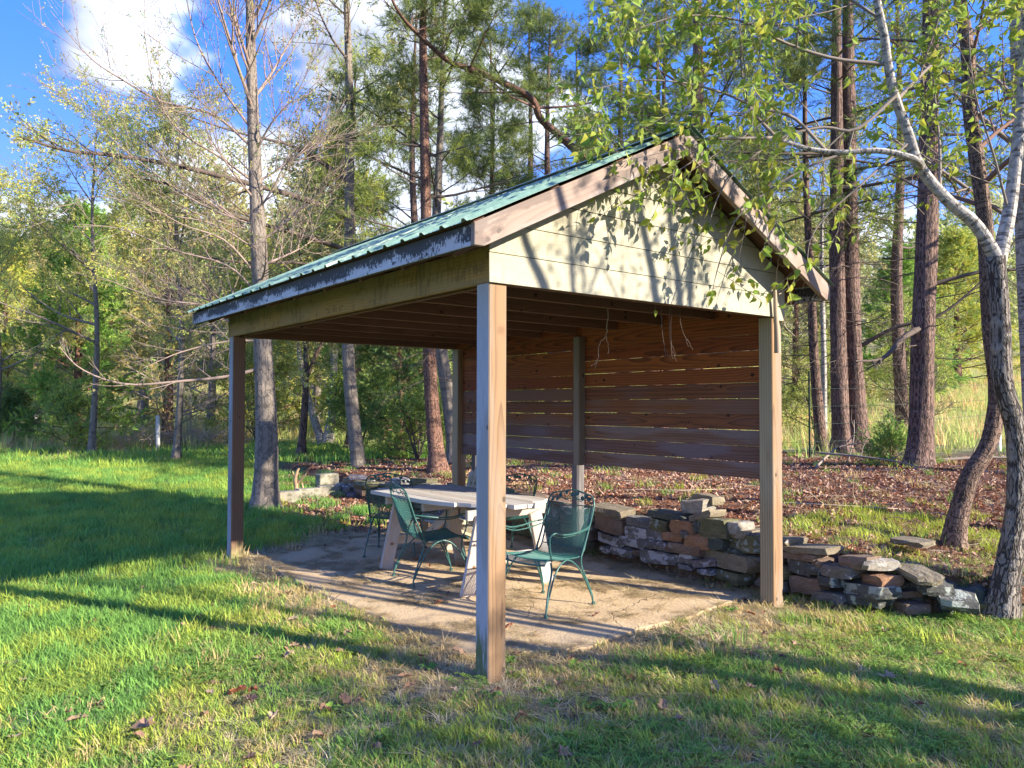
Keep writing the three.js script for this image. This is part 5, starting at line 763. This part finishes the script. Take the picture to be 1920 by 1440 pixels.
// ---------------------------------------------------------------- green wrought-iron chairs with mesh seats
{
  const paint = (k) => { const map = tex(128, 128, (u, v) => { const f = fbm(u * 16, v * 16, 4), w = sstep(fbm(u * 30 + 4, v * 30, 3), 0.62, 0.7); return mix3(mix3([0.024 * k, 0.11 * k, 0.098 * k], [0.04 * k, 0.165 * k, 0.145 * k], f), [0.16, 0.2, 0.19], w * 0.5); }, { srgb: true, sx: 3, sy: 3 }); return std({ map, roughness: 0.38, metalness: 0.0 }); };
  const M_IRON = paint(0.7), M_MESH = paint(1.1);
  const chair = thing('patio_chair', '', 'chair'), W = 0.235;
  // the curved sheet of seat and back, as a profile in (z, y); s from 0 at the front lip to 1 at the top
  const prof = new THREE.CatmullRomCurve3([V(0, 0.395, 0.27), V(0, 0.425, 0.24), V(0, 0.418, 0.1), V(0, 0.405, -0.1), V(0, 0.415, -0.19), V(0, 0.46, -0.235), V(0, 0.62, -0.285), V(0, 0.8, -0.345)]);
  const on = (s, x) => { const q = prof.getPoint(s), bow = (1 - (x / W) ** 2); return V(x, q.y - 0.014 * bow * (1 - sstep(s, 0.5, 0.75)), q.z - 0.028 * bow * sstep(s, 0.55, 0.9)); };
  const plen = prof.getLength();
  // expanded metal: two families of slanting strands
  const t = new Tubes(), pitch = 0.0155, slope = 0.62;
  for (const d of [-1, 1]) for (let c = -2 * W / slope; c < plen + 2 * W / slope; c += pitch * 1.65) {
    const pts = []; for (let k = 0; k <= 24; k++) { const x = -W + 2 * W * k / 24, l = c + (d * x) / slope; if (l >= 0 && l <= plen) pts.push(on(l / plen, x)); }
    if (pts.length > 1) t.add(pts, pts.map(() => 0.0021), 3);
  }
  part('mesh_seat', t.geo(), M_MESH, chair);
  const fr = new Tubes(), tube = (c, pts, r, n = pts.length * 5, seg = 7) => { const P = new THREE.CatmullRomCurve3(pts.map((q) => V(...q)), false, 'centripetal').getPoints(n); c.add(P, P.map(() => r), seg); };
  const rim = [...Array(15)].map((_, k) => on(k / 14, -W)), rim2 = rim.map((q) => V(-q.x, q.y, q.z)); for (const R of [rim, rim2]) fr.add(R, R.map(() => 0.0065), 7);
  for (const s of [0, 0.43, 0.72, 1]) { const P = [...Array(9)].map((_, k) => on(s, -W + 2 * W * k / 8)); fr.add(P, P.map(() => (s === 0 ? 0.008 : 0.005)), 6); }
  part('seat_frame', fr.geo(), M_IRON, chair);
  // the outer back hoop with its arched top
  const hoop = new Tubes(); tube(hoop, [[-W - 0.016, 0.4, -0.17], [-W - 0.018, 0.62, -0.272], [-W - 0.016, 0.84, -0.35], [-W + 0.02, 0.885, -0.368], [-0.12, 0.905, -0.385], [0, 0.925, -0.395], [0.12, 0.905, -0.385], [W - 0.02, 0.885, -0.368], [W + 0.016, 0.84, -0.35], [W + 0.018, 0.62, -0.272], [W + 0.016, 0.4, -0.17]], 0.008, 60, 8);
  part('back_frame', hoop.geo(), M_IRON, chair);
  // cast leaves and tendrils in the top rail
  const r = rng(8), orn = [];
  for (let k = 0; k < 11; k++) { const x = -0.2 + 0.4 * k / 10, g = leafShape(0.05, 0.036, 0.05, 0.12), y = 0.848 + 0.03 * (1 - (x / 0.22) ** 2) + (r() - 0.5) * 0.012; g.rotateX(Math.PI / 2); g.rotateZ(r() * 6.28); g.rotateX(-0.3); g.translate(x, y, -0.362 - 0.025 * (1 - (x / 0.22) ** 2)); orn.push(g); }
  part('cast_leaves', mergeGeometries(orn), M_IRON, chair);
  const ten = new Tubes(); tube(ten, [[-0.23, 0.82, -0.345], [-0.16, 0.87, -0.365], [-0.08, 0.835, -0.375], [0, 0.885, -0.385], [0.08, 0.835, -0.375], [0.16, 0.87, -0.365], [0.23, 0.82, -0.345]], 0.004, 40, 5); tube(ten, [[-0.23, 0.855, -0.35], [-0.12, 0.85, -0.37], [0, 0.85, -0.38], [0.12, 0.85, -0.37], [0.23, 0.855, -0.35]], 0.0035, 30, 5);
  part('tendril', ten.geo(), M_IRON, chair);
  for (const s of [-1, 1]) {
    const x = s * (W + 0.018), arm = new Tubes(); tube(arm, [[x, 0.655, -0.285], [s * 0.29, 0.645, -0.2], [s * 0.3, 0.625, -0.05], [s * 0.295, 0.625, 0.1], [s * 0.28, 0.645, 0.2], [s * 0.265, 0.62, 0.235], [s * 0.26, 0.5, 0.23], [s * 0.25, 0.42, 0.2]], 0.0075, 44, 7); tube(arm, [[x, 0.63, -0.275], [s * 0.255, 0.615, -0.18], [s * 0.262, 0.6, -0.05], [s * 0.262, 0.602, 0.1], [s * 0.262, 0.63, 0.2]], 0.0055, 26, 6);
    const am = part('arm', arm.geo(), M_IRON, chair), lv = []; for (let k = 0; k < 6; k++) { const g = leafShape(0.04, 0.03, 0.05, 0.1); g.rotateY(k * 1.3); g.translate(s * 0.28, 0.612, -0.14 + k * 0.05); lv.push(g); } part('cast_leaves', mergeGeometries(lv), M_IRON, am);
    const rear = new Tubes(); tube(rear, [[x, 0.47, -0.2], [s * 0.245, 0.4, -0.18], [s * 0.24, 0.33, -0.19], [s * 0.255, 0.2, -0.245], [s * 0.272, 0.08, -0.29], [s * 0.28, 0.012, -0.3]], 0.0085, 30, 8); tube(rear, [[s * 0.24, 0.405, 0.0], [s * 0.242, 0.38, -0.07], [s * 0.25, 0.3, -0.16], [s * 0.262, 0.18, -0.235], [s * 0.273, 0.07, -0.287]], 0.0075, 24, 7); rear.add([V(s * 0.28, 0.016, -0.3), V(s * 0.281, 0, -0.302)], [0.017, 0.019], 10); part('leg', rear.geo(), M_IRON, chair);
    const front = new Tubes(); tube(front, [[s * 0.24, 0.41, 0.2], [s * 0.243, 0.33, 0.195], [s * 0.255, 0.2, 0.245], [s * 0.27, 0.08, 0.285], [s * 0.275, 0.012, 0.3]], 0.0085, 28, 8); tube(front, [[s * 0.24, 0.405, 0.0], [s * 0.243, 0.38, 0.08], [s * 0.25, 0.29, 0.17], [s * 0.262, 0.16, 0.24], [s * 0.27, 0.07, 0.285]], 0.0075, 24, 7); front.add([V(s * 0.275, 0.016, 0.3), V(s * 0.276, 0, 0.302)], [0.017, 0.019], 10); part('leg', front.geo(), M_IRON, chair);
  }
  const set = (c, a, b, fa, fb, y, label) => { const p = toW(a, b, y), q = toW(a + fa, b + fb), d = q.sub(toW(a, b)); c.position.copy(p); c.rotation.y = Math.atan2(d.x, d.z); c.userData.label = label; c.userData.group = 'green mesh chairs round the plank table'; };
  const copy = () => { const c = chair.clone(); c.name = numbered('patio_chair'); c.userData = { category: 'chair' }; scene.add(c); return c; };
  set(chair, 2.58, 1.22, -0.19, 0.98, 0.024, 'green mesh chair tucked under the near side of the table, its back to the lawn');
  set(copy(), 1.18, 1.44, 0.995, -0.1, 0.024, 'green mesh chair at the right end of the table, its back towards the stone wall');
  set(copy(), 3.98, 1.6, -0.84, -0.54, 0.024, 'dark green mesh chair at the left end of the table, behind the table top');
  set(copy(), 3.2, 2.52, -0.42, -0.9, 0.024, 'green mesh chair on the far side of the table, below the plank screen');
}
// ---------------------------------------------------------------- the fan-backed wooden chair beyond the table
{
  const W_ADI = wood(33, { light: [0.4, 0.35, 0.22], dark: [0.24, 0.2, 0.12], ring: 55, knots: 2, grey: [0.36, 0.35, 0.32], greyAmt: 0.5 })[0];
  const c = thing('garden_chair', 'wooden fan-backed garden chair behind the table by the far post', 'chair', toW(4.02, 2.45, 0.022).toArray(), -0.95), b = (n, A, B, h, t, o) => board(n, V(...A), V(...B), h, t, W_ADI, c, o);
  for (let k = 0; k < 7; k++) { const q = (k - 3) / 3, sh = new THREE.Shape(), L = 0.72 - 0.13 * q * q, w0 = 0.03, w1 = 0.044; sh.moveTo(-w0, 0); sh.lineTo(w0, 0); sh.lineTo(w1, L); sh.lineTo(w1 * 0.6, L + 0.03); sh.lineTo(0, L + 0.042); sh.lineTo(-w1 * 0.6, L + 0.03); sh.lineTo(-w1, L); const m = part('back_slat', new THREE.ExtrudeGeometry(sh, { depth: 0.018, bevelEnabled: true, bevelSize: 0.002, bevelThickness: 0.002, bevelSegments: 1 }), W_ADI, c); m.position.set(q * 0.2, 0.26, -0.2); m.rotation.set(-0.38, 0, -q * 0.17, 'XYZ'); }
  for (let k = 0; k < 5; k++) b('seat_slat', [-0.26, 0.27 + 0.02 * k, -0.16 + k * 0.1], [0.26, 0.27 + 0.02 * k, -0.16 + k * 0.1], 0.02, 0.085, { up: V(0, 1, -0.2) });
  for (const s of [-1, 1]) { b('leg', [s * 0.29, 0, 0.27], [s * 0.29, 0.53, 0.27], 0.09, 0.022, { up: V(0, 0, 1) }); b('leg', [s * 0.265, 0.36, 0.3], [s * 0.265, 0.03, -0.46], 0.1, 0.022); b('arm', [s * 0.33, 0.545, 0.36], [s * 0.31, 0.545, -0.36], 0.022, 0.13); }
  b('back_rail', [-0.33, 0.52, -0.33], [0.33, 0.52, -0.33], 0.07, 0.022); b('back_rail', [-0.24, 0.29, -0.245], [0.24, 0.29, -0.245], 0.06, 0.022); b('front_apron', [-0.28, 0.31, 0.285], [0.28, 0.31, 0.285], 0.09, 0.02);
}
// ---------------------------------------------------------------- grass, straw, clover and leaf litter
const M_GRASS = leafMat(0.28, 0.4, 0.08, 0.4), M_STRAW = leafMat(0.6, 0.49, 0.29, 0.15), M_CLOVER = leafMat(0.16, 0.3, 0.05, 0.3), M_LITTER = leafMat(0.25, 0.145, 0.1, 0.12), M_MEADOW = leafMat(0.5, 0.5, 0.19, 0.4);
function blades(n, seed, { h, w, rad, lean, curl = 0.5, seg = 2 }) {
  const r = rng(seed), o = [];
  for (let k = 0; k < n; k++) {
    const a = r() * 6.283, q = rad * Math.sqrt(r()), b = V(Math.cos(a) * q, -0.006, Math.sin(a) * q), az = r() * 6.283, H = h * (0.55 + 0.75 * r()), ln = lean * (0.3 + r()), d = V(Math.cos(az), 0, Math.sin(az)), s = V(-Math.sin(az), 0, Math.cos(az)).multiplyScalar(w * (0.6 + 0.6 * r()) / 2);
    const at = (t) => V(b.x, b.y + H * t * (1 - curl * ln * t * 0.5), b.z).addScaledVector(d, ln * H * t * t), p = [...Array(seg + 1)].map((_, i) => at(i / seg));
    for (let i = 0; i < seg; i++) { const k0 = 1 - (i / seg) * 0.45, k1 = 1 - ((i + 1) / seg) * 0.45, L0 = p[i].clone().addScaledVector(s, -k0), R0 = p[i].clone().addScaledVector(s, k0); if (i === seg - 1) o.push(L0.toArray(), R0.toArray(), p[i + 1].toArray()); else { const L1 = p[i + 1].clone().addScaledVector(s, -k1), R1 = p[i + 1].clone().addScaledVector(s, k1); o.push(L0.toArray(), R0.toArray(), R1.toArray(), L0.toArray(), R1.toArray(), L1.toArray()); } }
  }
  return tris(o);
}
function scatterOn(name, label, geo, mat, seed, n, area, chance, make) {
  const r = rng(seed), L = [], M = new THREE.Matrix4(), Q = new THREE.Quaternion(), E = new THREE.Euler(), c = new THREE.Color();
  for (let k = 0; k < n; k++) { const [x, z] = area(r), v = cover(x, z), p = chance(v, x, z); if (r() < p) L.push([x, z, v, r(), r(), r()]); }
  const m = new THREE.InstancedMesh(geo, mat, L.length);
  L.forEach(([x, z, v, a, b, e], i) => { const o = make(v, a, b, e, x, z), y = o.y ?? (v.patio ? 0.027 : height(x, z)); M.compose(V(x, y + (o.dy ?? 0), z), Q.setFromEuler(E.set(o.rx ?? 0, a * 6.283, o.rz ?? 0, 'YXZ')), V(o.s, o.sy ?? o.s, o.s)); m.setMatrixAt(i, M); m.setColorAt(i, c.setRGB(...o.c)); });
  m.name = name; m.castShadow = m.receiveShadow = true; tag(m, label, name.replace('_', ' '), null, 'stuff'); return L.length;
}
/** A spot in the wedge of ground that the picture shows, between two distances. */
const wedge = (z0, z1, k = 0.72) => (r) => { const z = -Math.sqrt(mix(z0 * z0, z1 * z1, r())); return [(r() * 2 - 1) * (-z * k + 0.4), z]; };
const tint = (a, b, t, e) => { const k = 0.75 + 0.5 * e, c = mix3(a, b, clamp(t)); return c.map((q) => q * k); };
const GA = [1, 1, 1], GB = [1.5, 1.15, 0.75], GD = [0.62, 0.85, 0.8], ST = [2.1, 1.05, 2.6];
const grassTone = (v, a, b, e) => (b < 0.2 * (1 - v.lush) + v.straw * 0.5 ? tint(ST, [1.6, 0.95, 1.8], a, e) : tint(v.lush > 0.5 ? [0.8, 1.06, 1.05] : [1.05, 1.06, 0.95], v.n2v > 0.5 ? GB : GD, 0.2 + 0.7 * a, e));
const B_NEAR = blades(22, 71, { h: 0.062, w: 0.0052, rad: 0.06, lean: 0.9, seg: 3 }), B_LUSH = blades(26, 72, { h: 0.105, w: 0.0075, rad: 0.1, lean: 0.7 }), B_FAR = blades(30, 73, { h: 0.16, w: 0.02, rad: 0.24, lean: 0.6 }), B_STRAW = blades(18, 74, { h: 0.085, w: 0.0042, rad: 0.06, lean: 2.2, curl: 0.8, seg: 2 }), B_TALL = blades(22, 75, { h: 0.42, w: 0.014, rad: 0.2, lean: 0.5 });
scatterOn('lawn_grass', 'short trodden grass in the foreground, green mixed with straw', B_NEAR, M_GRASS, 81, 23000, wedge(3.2, 7.6), (v) => (v.patio || v.w > 0.1 ? (v.w > 0.1 && v.a < 0.4 ? 0.12 : 0) : (1 - v.litter) * clamp(1 - 0.85 * v.straw) * (0.55 + 0.5 * sstep(v.n, 0.3, 0.5))), (v, a, b, e) => ({ s: 0.65 + 0.65 * b * (0.6 + v.n) + 0.35 * v.lush, c: grassTone(v, a, e, b), rx: (b - 0.5) * 0.4, rz: (e - 0.5) * 0.4 }));
scatterOn('lush_grass', 'longer lush green grass on the shaded lawn at the left', B_LUSH, M_GRASS, 82, 26000, wedge(5, 20), (v) => (v.patio || v.w > 0.05 || v.meadow > 0.6 ? 0.03 * (v.patio ? 0 : 1) : (1 - v.litter) * (0.12 + 0.88 * v.lush) * (1 - 0.9 * v.straw)), (v, a, b, e) => ({ s: 0.7 + 0.7 * b, c: grassTone(v, a, e, b), rx: (b - 0.5) * 0.3, rz: (e - 0.5) * 0.3 }));
scatterOn('far_grass', 'green grass towards the edge of the wood', B_FAR, M_GRASS, 83, 15000, wedge(18, 48, 0.7), (v, x) => (1 - v.litter) * (1 - v.meadow) * (x < 3 ? 1 : 0.2), (v, a, b, e) => ({ s: 0.7 + 0.8 * b, c: grassTone({ ...v, lush: 0.8 }, a, e, b) }));
scatterOn('meadow_grass', 'pale sunlit meadow grass behind the pines and along the wood', B_TALL, M_MEADOW, 84, 17000, wedge(15, 60, 0.74), (v, x) => v.meadow * (x > 0 ? 0.9 : 0.75), (v, a, b, e) => ({ s: 0.5 + 0.9 * b * b + 0.3 * v.n, c: e < 0.28 ? tint([1.5, 1.05, 1.5], [1.3, 0.85, 1.1], a, b) : tint([1, 1, 1], [0.75, 1.0, 0.7], a, b) }));
scatterOn('dry_straw', 'flattened dry grass round the patio edge', B_STRAW, M_STRAW, 85, 40000, wedge(3.2, 12), (v) => (v.patio ? 0.5 * sstep(v.n2v, 0.48, 0.6) + 0.7 * sstep(0.12 - fromPatio(v.a, v.b), 0, 0.12) * sstep(v.n2v, 0.35, 0.5) : v.w > 0 ? 0.8 * v.straw + 0.06 : v.straw * 0.95 + 0.3 * (1 - v.lush) + 0.04), (v, a, b, e) => ({ s: 0.6 + 0.6 * b, sy: v.patio ? 0.25 : 0.35 + 0.5 * e, c: tint([1, 1, 1], [0.55, 0.5, 0.42], a * a + (v.patio ? 0.5 : 0), b), rx: (e - 0.5) * 0.5 }));
const CLOVER = tris((() => { const r = rng(76), o = []; for (let k = 0; k < 9; k++) { const a = r() * 6.283, q = 0.05 * Math.sqrt(r()), h = 0.012 + r() * 0.025, x = Math.cos(a) * q, z = Math.sin(a) * q; for (let j = 0; j < 3; j++) { const b = a + j * 2.094, t = (f, g, d) => [x + Math.cos(b + g) * f, h + d, z + Math.sin(b + g) * f]; o.push([x, h, z], t(0.011, -0.5, 0.003), t(0.014, 0, 0.001), [x, h, z], t(0.014, 0, 0.001), t(0.011, 0.5, 0.003)); } } return o; })());
scatterOn('clover', 'patches of small-leaved clover in the lawn', CLOVER, M_CLOVER, 86, 9000, wedge(3.2, 7), (v) => (v.patio || v.w > 0 ? 0 : (1 - v.straw) * sstep(fbm(v.a * 1.7 + 9, v.b * 1.7, 3), 0.5, 0.62)), (v, a, b, e) => ({ s: 0.7 + 0.8 * b, c: tint([1, 1, 1], [1.5, 1.15, 0.9], a, e), dy: 0.01 }));
const WEED = tris((() => { const r = rng(79), o = []; for (let k = 0; k < 7; k++) { const a = k * 0.9 + r() * 0.5, l = 0.05 + r() * 0.03, w = 0.013 + r() * 0.006, c = Math.cos(a), s = Math.sin(a), q = (t, u, y) => [c * l * t - s * w * u, y, s * l * t + c * w * u], y1 = 0.02 + r() * 0.02, y2 = 0.012 + r() * 0.02; for (const e of [-1, 1]) o.push([q(0.05, 0, 0.004), q(0.5, e, y1 + 0.004), q(0.5, 0, y1)], [q(0.5, 0, y1), q(0.5, e, y1 + 0.004), q(1, 0, y2)]); } return o.flat(); })());
scatterOn('lawn_weeds', 'broad-leaved weed rosettes among the grass', WEED, M_CLOVER, 92, 2600, wedge(3.2, 7.5), (v) => (v.patio || v.w > 0 ? 0 : 0.22 * (1 - 0.7 * v.straw) * sstep(fbm(v.a * 0.9 + 31, v.b * 0.9, 3), 0.42, 0.6)), (v, a, b, e) => ({ s: 0.45 + 0.65 * b, c: tint([0.75, 0.85, 0.8], [1.15, 0.95, 0.85], a, e), dy: 0.012, rx: (e - 0.5) * 0.3 }));
// curled dead leaves, packed on the bank and in the bed by the blocks
const CURL = (seed, l, w) => { const r = rng(seed), n = 4, o = [], p = (i, s) => { const t = i / n, ww = w * Math.sin(Math.PI * (0.12 + 0.8 * t)) * (1 + 0.35 * (i % 2 ? 1 : -0.5)); return [l * (t - 0.5), 0.012 + 0.02 * Math.sin(t * 3 + seed) + (s ? 0.013 * (1 + r()) : 0), s * ww]; }; for (let i = 0; i < n; i++) { const a = p(i, 0), b = p(i + 1, 0); for (const s of [-1, 1]) { const c = p(i, s), d = p(i + 1, s); o.push(a, b, d, a, d, c); } } return tris(o); };
const LITTER_C = (a, b, e) => (e < 0.24 ? tint([2.1, 2.4, 2.4], [1.4, 1.6, 1.7], a, b) : e < 0.5 ? tint([1, 0.9, 0.95], [0.6, 0.6, 0.75], a, b) : tint([1.15, 0.85, 0.65], [0.7, 0.55, 0.5], a, b));
scatterOn('leaf_litter', 'russet leaf litter covering the bank and the bed beside the patio', CURL(77, 0.075, 0.024), M_LITTER, 87, 76000, (r) => { const a = mix(-5, 13, r()), b = mix(0.7, 12, Math.pow(r(), 1.5)), p = toW(a, b); return [p.x, p.z]; }, (v) => (v.patio ? 0.004 : v.litter * 0.9 + (v.w > 0 ? 0.04 : 0.03 * v.straw)), (v, a, b, e) => ({ s: 0.4 + 0.65 * b * b, c: LITTER_C(a, b, e), rx: (b - 0.5) * 0.9, rz: (e - 0.5) * 0.9 }));
const NEEDLES = spray(16, 78, { len: 0.09, lw: 0.05, span: 0.06, spread: 1 }); NEEDLES.scale(1, 0.25, 1);
scatterOn('pine_straw', 'fallen pine needles among the leaves on the bank', NEEDLES, M_LITTER, 88, 26000, (r) => { const a = mix(-5, 12, r()), b = mix(3.2, 11, Math.pow(r(), 1.4)), p = toW(a, b); return [p.x, p.z]; }, (v) => v.litter * 0.8, (v, a, b, e) => ({ s: 0.8 + 0.8 * b, c: tint([1.6, 1.2, 1.0], [0.9, 0.8, 0.7], a, e), dy: 0.012 }));
scatterOn('bank_grass', 'thin tufts of new grass on the bank above the wall', B_LUSH, M_GRASS, 89, 2600, (r) => { const a = mix(-4, 0.6, r()), b = mix(3.6, 6.5, r()), p = toW(a, b); return [p.x, p.z]; }, (v) => (v.w > 0.1 ? 0.5 * sstep(v.n2v, 0.42, 0.6) : 0), (v, a, b, e) => ({ s: 0.5 + 0.6 * b, c: tint([1.5, 1.3, 0.9], GB, a, e) }));
// single fallen leaves that catch the eye on the lawn
{
  const lobed = (seed, R) => { const r = rng(seed), o = [], n = 14, pts = [...Array(n)].map((_, k) => { const a = k / n * 6.283, q = R * (k % 2 ? 0.45 + 0.15 * r() : 0.85 + 0.3 * r()) * (1 - 0.25 * Math.cos(a)); return [Math.cos(a) * q, 0.012 + 0.02 * r() + 0.25 * q * Math.abs(Math.sin(a * 1.5 + seed)), Math.sin(a) * q]; }); for (let k = 0; k < n; k++) o.push([0, 0.012, 0], pts[(k + 1) % n], pts[k]); return tris(o); };
  const G = [lobed(1, 0.05), lobed(2, 0.042), CURL(5, 0.085, 0.028), CURL(6, 0.07, 0.022)], M = [[0.24, 0.14, 0.09], [0.28, 0.18, 0.12], [0.24, 0.085, 0.045], [0.14, 0.085, 0.065], [0.34, 0.25, 0.17]].map((c) => leafMat(...c, 0.1));
  const special = [[-1.96, -4.22, 0, 1, 1.7, 'largest lobed brown leaf, lying in the left foreground'], [-1.54, -3.72, 1, 0, 1.3, 'curled tan leaf at the bottom edge left of the middle'], [-2.42, -4.4, 0, 1, 1.2, 'pale brown leaf on the sunlit grass at the left'], [-1.62, -4.63, 2, 2, 1.2, 'rust-red curled leaf at the rim of the post shadow'], [2.28, -4.75, 1, 4, 1.5, 'pale creased leaf lying on the bare patch at the right']];
  const r = rng(91), put = (x, z, g, m, s, label, group) => { const o = new THREE.Mesh(G[g], M[m]); o.name = 'fallen_leaf'; o.position.set(x, height(x, z) + 0.028, z); o.rotation.set((r() - 0.5) * 0.5, r() * 6.28, (r() - 0.5) * 0.5, 'YXZ'); o.scale.setScalar(s); o.castShadow = o.receiveShadow = true; tag(o, label, 'fallen leaf', group); };
  for (const [x, z, g, m, s, l] of special) put(x, z, g, m, s, l);
  let n = 0; const w = wedge(3.5, 7.2, 0.66); while (n < 120) { const [x, z] = w(r), v = cover(x, z); if (v.patio || v.w > -0.05 || r() > 0.35 + 0.65 * sstep(-x, -1.5, 1)) continue; const g = Math.floor(r() * 4), k = Math.floor(r() * 5), px = x / -z, where = z > -4.3 ? 'along the bottom edge' : z > -5.6 ? 'midway to the shelter' : 'close to the patio', side = px < -0.4 ? 'at the far left' : px < -0.12 ? 'left of the front post' : px < 0.12 ? 'by the front post' : px < 0.4 ? 'right of the front post' : 'at the far right'; put(x, z, g, k, 0.6 + 0.5 * r(), `${['brown', 'tan', 'rust-red', 'dark', 'pale'][k]} ${g < 2 ? 'lobed' : 'curled'} leaf on the lawn ${where}, ${side}`, 'dry leaves scattered on the lawn'); n++; }
}
// ---------------------------------------------------------------- fence posts, sticks and brush
{
  const M_WHITE = std({ color: rgb(0.62, 0.6, 0.57), roughness: 0.8 }), M_GRN = std({ color: rgb(0.02, 0.05, 0.035), roughness: 0.5 });
  const post = (name, label, x, z, h, r, mat, cat = 'fence post', lean = 0) => { const g = new THREE.LatheGeometry([[0, 0], [r, 0], [r, h - r * 0.5], [r * 0.75, h - r * 0.1], [0, h]].map((q) => new THREE.Vector2(...q)), 12), m = new THREE.Mesh(g, mat); m.name = name; m.position.set(x, height(x, z) - 0.05, z); m.rotation.z = lean; m.castShadow = true; return tag(m, label, cat); };
  post('fence_post', 'white round fence post at the edge of the lawn in front of the brownish cedar', -10.45, -23, 1.08, 0.06, M_WHITE, 'fence post', 0.02);
  post('fence_post', 'grey fence post further off at the left, by the dark gap in the trees', -16.3, -26.6, 1.05, 0.065, std({ color: rgb(0.34, 0.34, 0.34), roughness: 0.85 }));
  post('marker_post', 'short white post on the meadow edge behind the crooked tree', 9.5, -15.2, 0.5, 0.05, M_WHITE, 'marker post');
  const tp = (label, x, z, h) => { const g = mergeGeometries([cbox(h, 0.035, 0.006, 0.001), cbox(h, 0.006, 0.03, 0.001).translate(0, 0, 0.018)]); g.rotateZ(Math.PI / 2); g.translate(0, h / 2, 0); const m = new THREE.Mesh(g, M_GRN); m.name = 'steel_fence_post'; m.position.set(x, height(x, z) - 0.05, z); m.castShadow = true; return tag(m, label, 'fence post'); };
  const A = tp('dark green steel fence post left of the slim pine', 5.85, -15.3, 1.75), B = tp('steel fence post further along, half hidden by the right post', 5.4, -18.5, 1.75), C = tp('steel fence post on the meadow beyond the crooked tree', 12.5, -18.8, 1.75);
  const wire = new Tubes(); for (const [p, q] of [[A, B], [A, C]]) for (let k = 1; k <= 4; k++) { const a = p.position.clone().add(V(0, 0.35 * k, 0)), b = q.position.clone().add(V(0, 0.35 * k, 0)), P = [...Array(9)].map((_, i) => a.clone().lerp(b, i / 8).add(V(0, -0.05 * Math.sin(Math.PI * i / 8), 0))); wire.add(P, P.map(() => 0.003), 4); }
  const w = new THREE.Mesh(wire.geo(), M_GRN); w.name = 'fence_wire'; tag(w, 'thin wires strung between the steel fence posts', 'fence wire');
  const r = rng(95), stick = (label, pts, r0, mat) => { const P = new THREE.CatmullRomCurve3(pts.map(([x, y, z]) => V(x, height(x, z) + y, z))).getPoints(pts.length * 4), t = new Tubes(); t.add(P, P.map((_, i) => r0 * (1 - 0.6 * i / P.length)), 7); for (let k = 0; k < 3; k++) { const i = Math.floor(P.length * (0.35 + 0.2 * k)), d = V(r() - 0.5, 0.3 + r() * 0.5, r() - 0.5).normalize(), q = [P[i], P[i].clone().addScaledVector(d, 0.16), P[i].clone().addScaledVector(d, 0.32).add(V(0.06, 0.04, 0))]; t.add(q, [r0 * 0.4, r0 * 0.3, r0 * 0.15], 4); } const m = new THREE.Mesh(t.geo(), mat); m.name = 'fallen_branch'; m.castShadow = true; return tag(m, label, 'fallen branch'); };
  const GREYW = std({ color: rgb(0.26, 0.21, 0.17), roughness: 0.9 }), PALEW = std({ color: rgb(0.4, 0.31, 0.22), roughness: 0.9 });
  stick('bent grey branch lying at the foot of the paired pines', [[4.9, 0.03, -12.6], [5.3, 0.22, -13], [5.6, 0.32, -13.3], [6.1, 0.38, -13.4]], 0.022, GREYW);
  stick('grey branch lying across the leaves left of the lone pine', [[5.1, 0.25, -12.9], [5.6, 0.2, -12.4], [6.0, 0.12, -12.0], [6.2, 0.02, -11.6]], 0.02, GREYW);
  stick('long thin branch on the ground right of the lone pine', [[7.0, 0.05, -12.8], [7.8, 0.07, -12.7], [8.8, 0.05, -12.5]], 0.03, GREYW);
  stick('thin pale stick on the leaf bank under the screen', [[1.6, 0.03, -10.4], [2.2, 0.04, -10.1], [2.9, 0.03, -10.2]], 0.014, PALEW);
  stick('dark stick standing out of the leaves by the steel post', [[6.0, 0.02, -13.9], [6.15, 0.45, -14], [6.2, 0.75, -14.1]], 0.015, GREYW);
  stick('pale stick on the bank just right of the post', [[3.0, 0.03, -8.7], [3.6, 0.05, -8.4], [4.3, 0.03, -8.5]], 0.012, PALEW);
  stick('pale stick slanting in the brush right of the white post', [[-11.8, 0.2, -26.5], [-10.8, 0.8, -26], [-9.9, 1.2, -25.6]], 0.03, PALEW);
  const bt = new Tubes(); for (let k = 0; k < 240; k++) { const x = -10.6 + (r() - 0.5) * 4.4 * (0.5 + r()), z = -24.2 + (r() - 0.5) * 1.8, y = height(x, z), a = r() * 6.28, l = 0.4 + r() * 0.8, d = V(Math.cos(a) * l, (r() - 0.15) * 0.6, Math.sin(a) * l * 0.5), p = V(x, y + r() * 0.35, z); bt.add([p, p.clone().addScaledVector(d, 0.5).add(V(0, 0.04, 0)), p.clone().add(d)], [0.012, 0.009, 0.004], 4); }
  const bp = new THREE.Mesh(bt.geo(), PALEW); bp.name = 'brush_pile'; bp.castShadow = true; tag(bp, 'heap of dry twigs at the edge of the wood behind the left post', 'brush pile');
  const tt = new Tubes(); for (let k = 0; k < 420; k++) { const a = mix(-4, 10, r()), b = mix(3.7, 11, Math.pow(r(), 1.3)), p = toW(a, b), y = height(p.x, p.z) + 0.015, q = r() * 6.28, l = 0.12 + r() * 0.35; p.y = y; tt.add([p, V(p.x + Math.cos(q) * l * 0.5, y + 0.02 * r() + 0.01, p.z + Math.sin(q) * l * 0.5 + 0.03 * r()), V(p.x + Math.cos(q) * l, y + 0.01, p.z + Math.sin(q) * l)], [0.005, 0.004, 0.002], 4); }
  const tm = new THREE.Mesh(tt.geo(), GREYW); tm.name = 'fallen_twigs'; tm.castShadow = true; tag(tm, 'small twigs strewn over the leaf bank', 'twigs', null, 'stuff');
}
renderer.render(scene, camera);
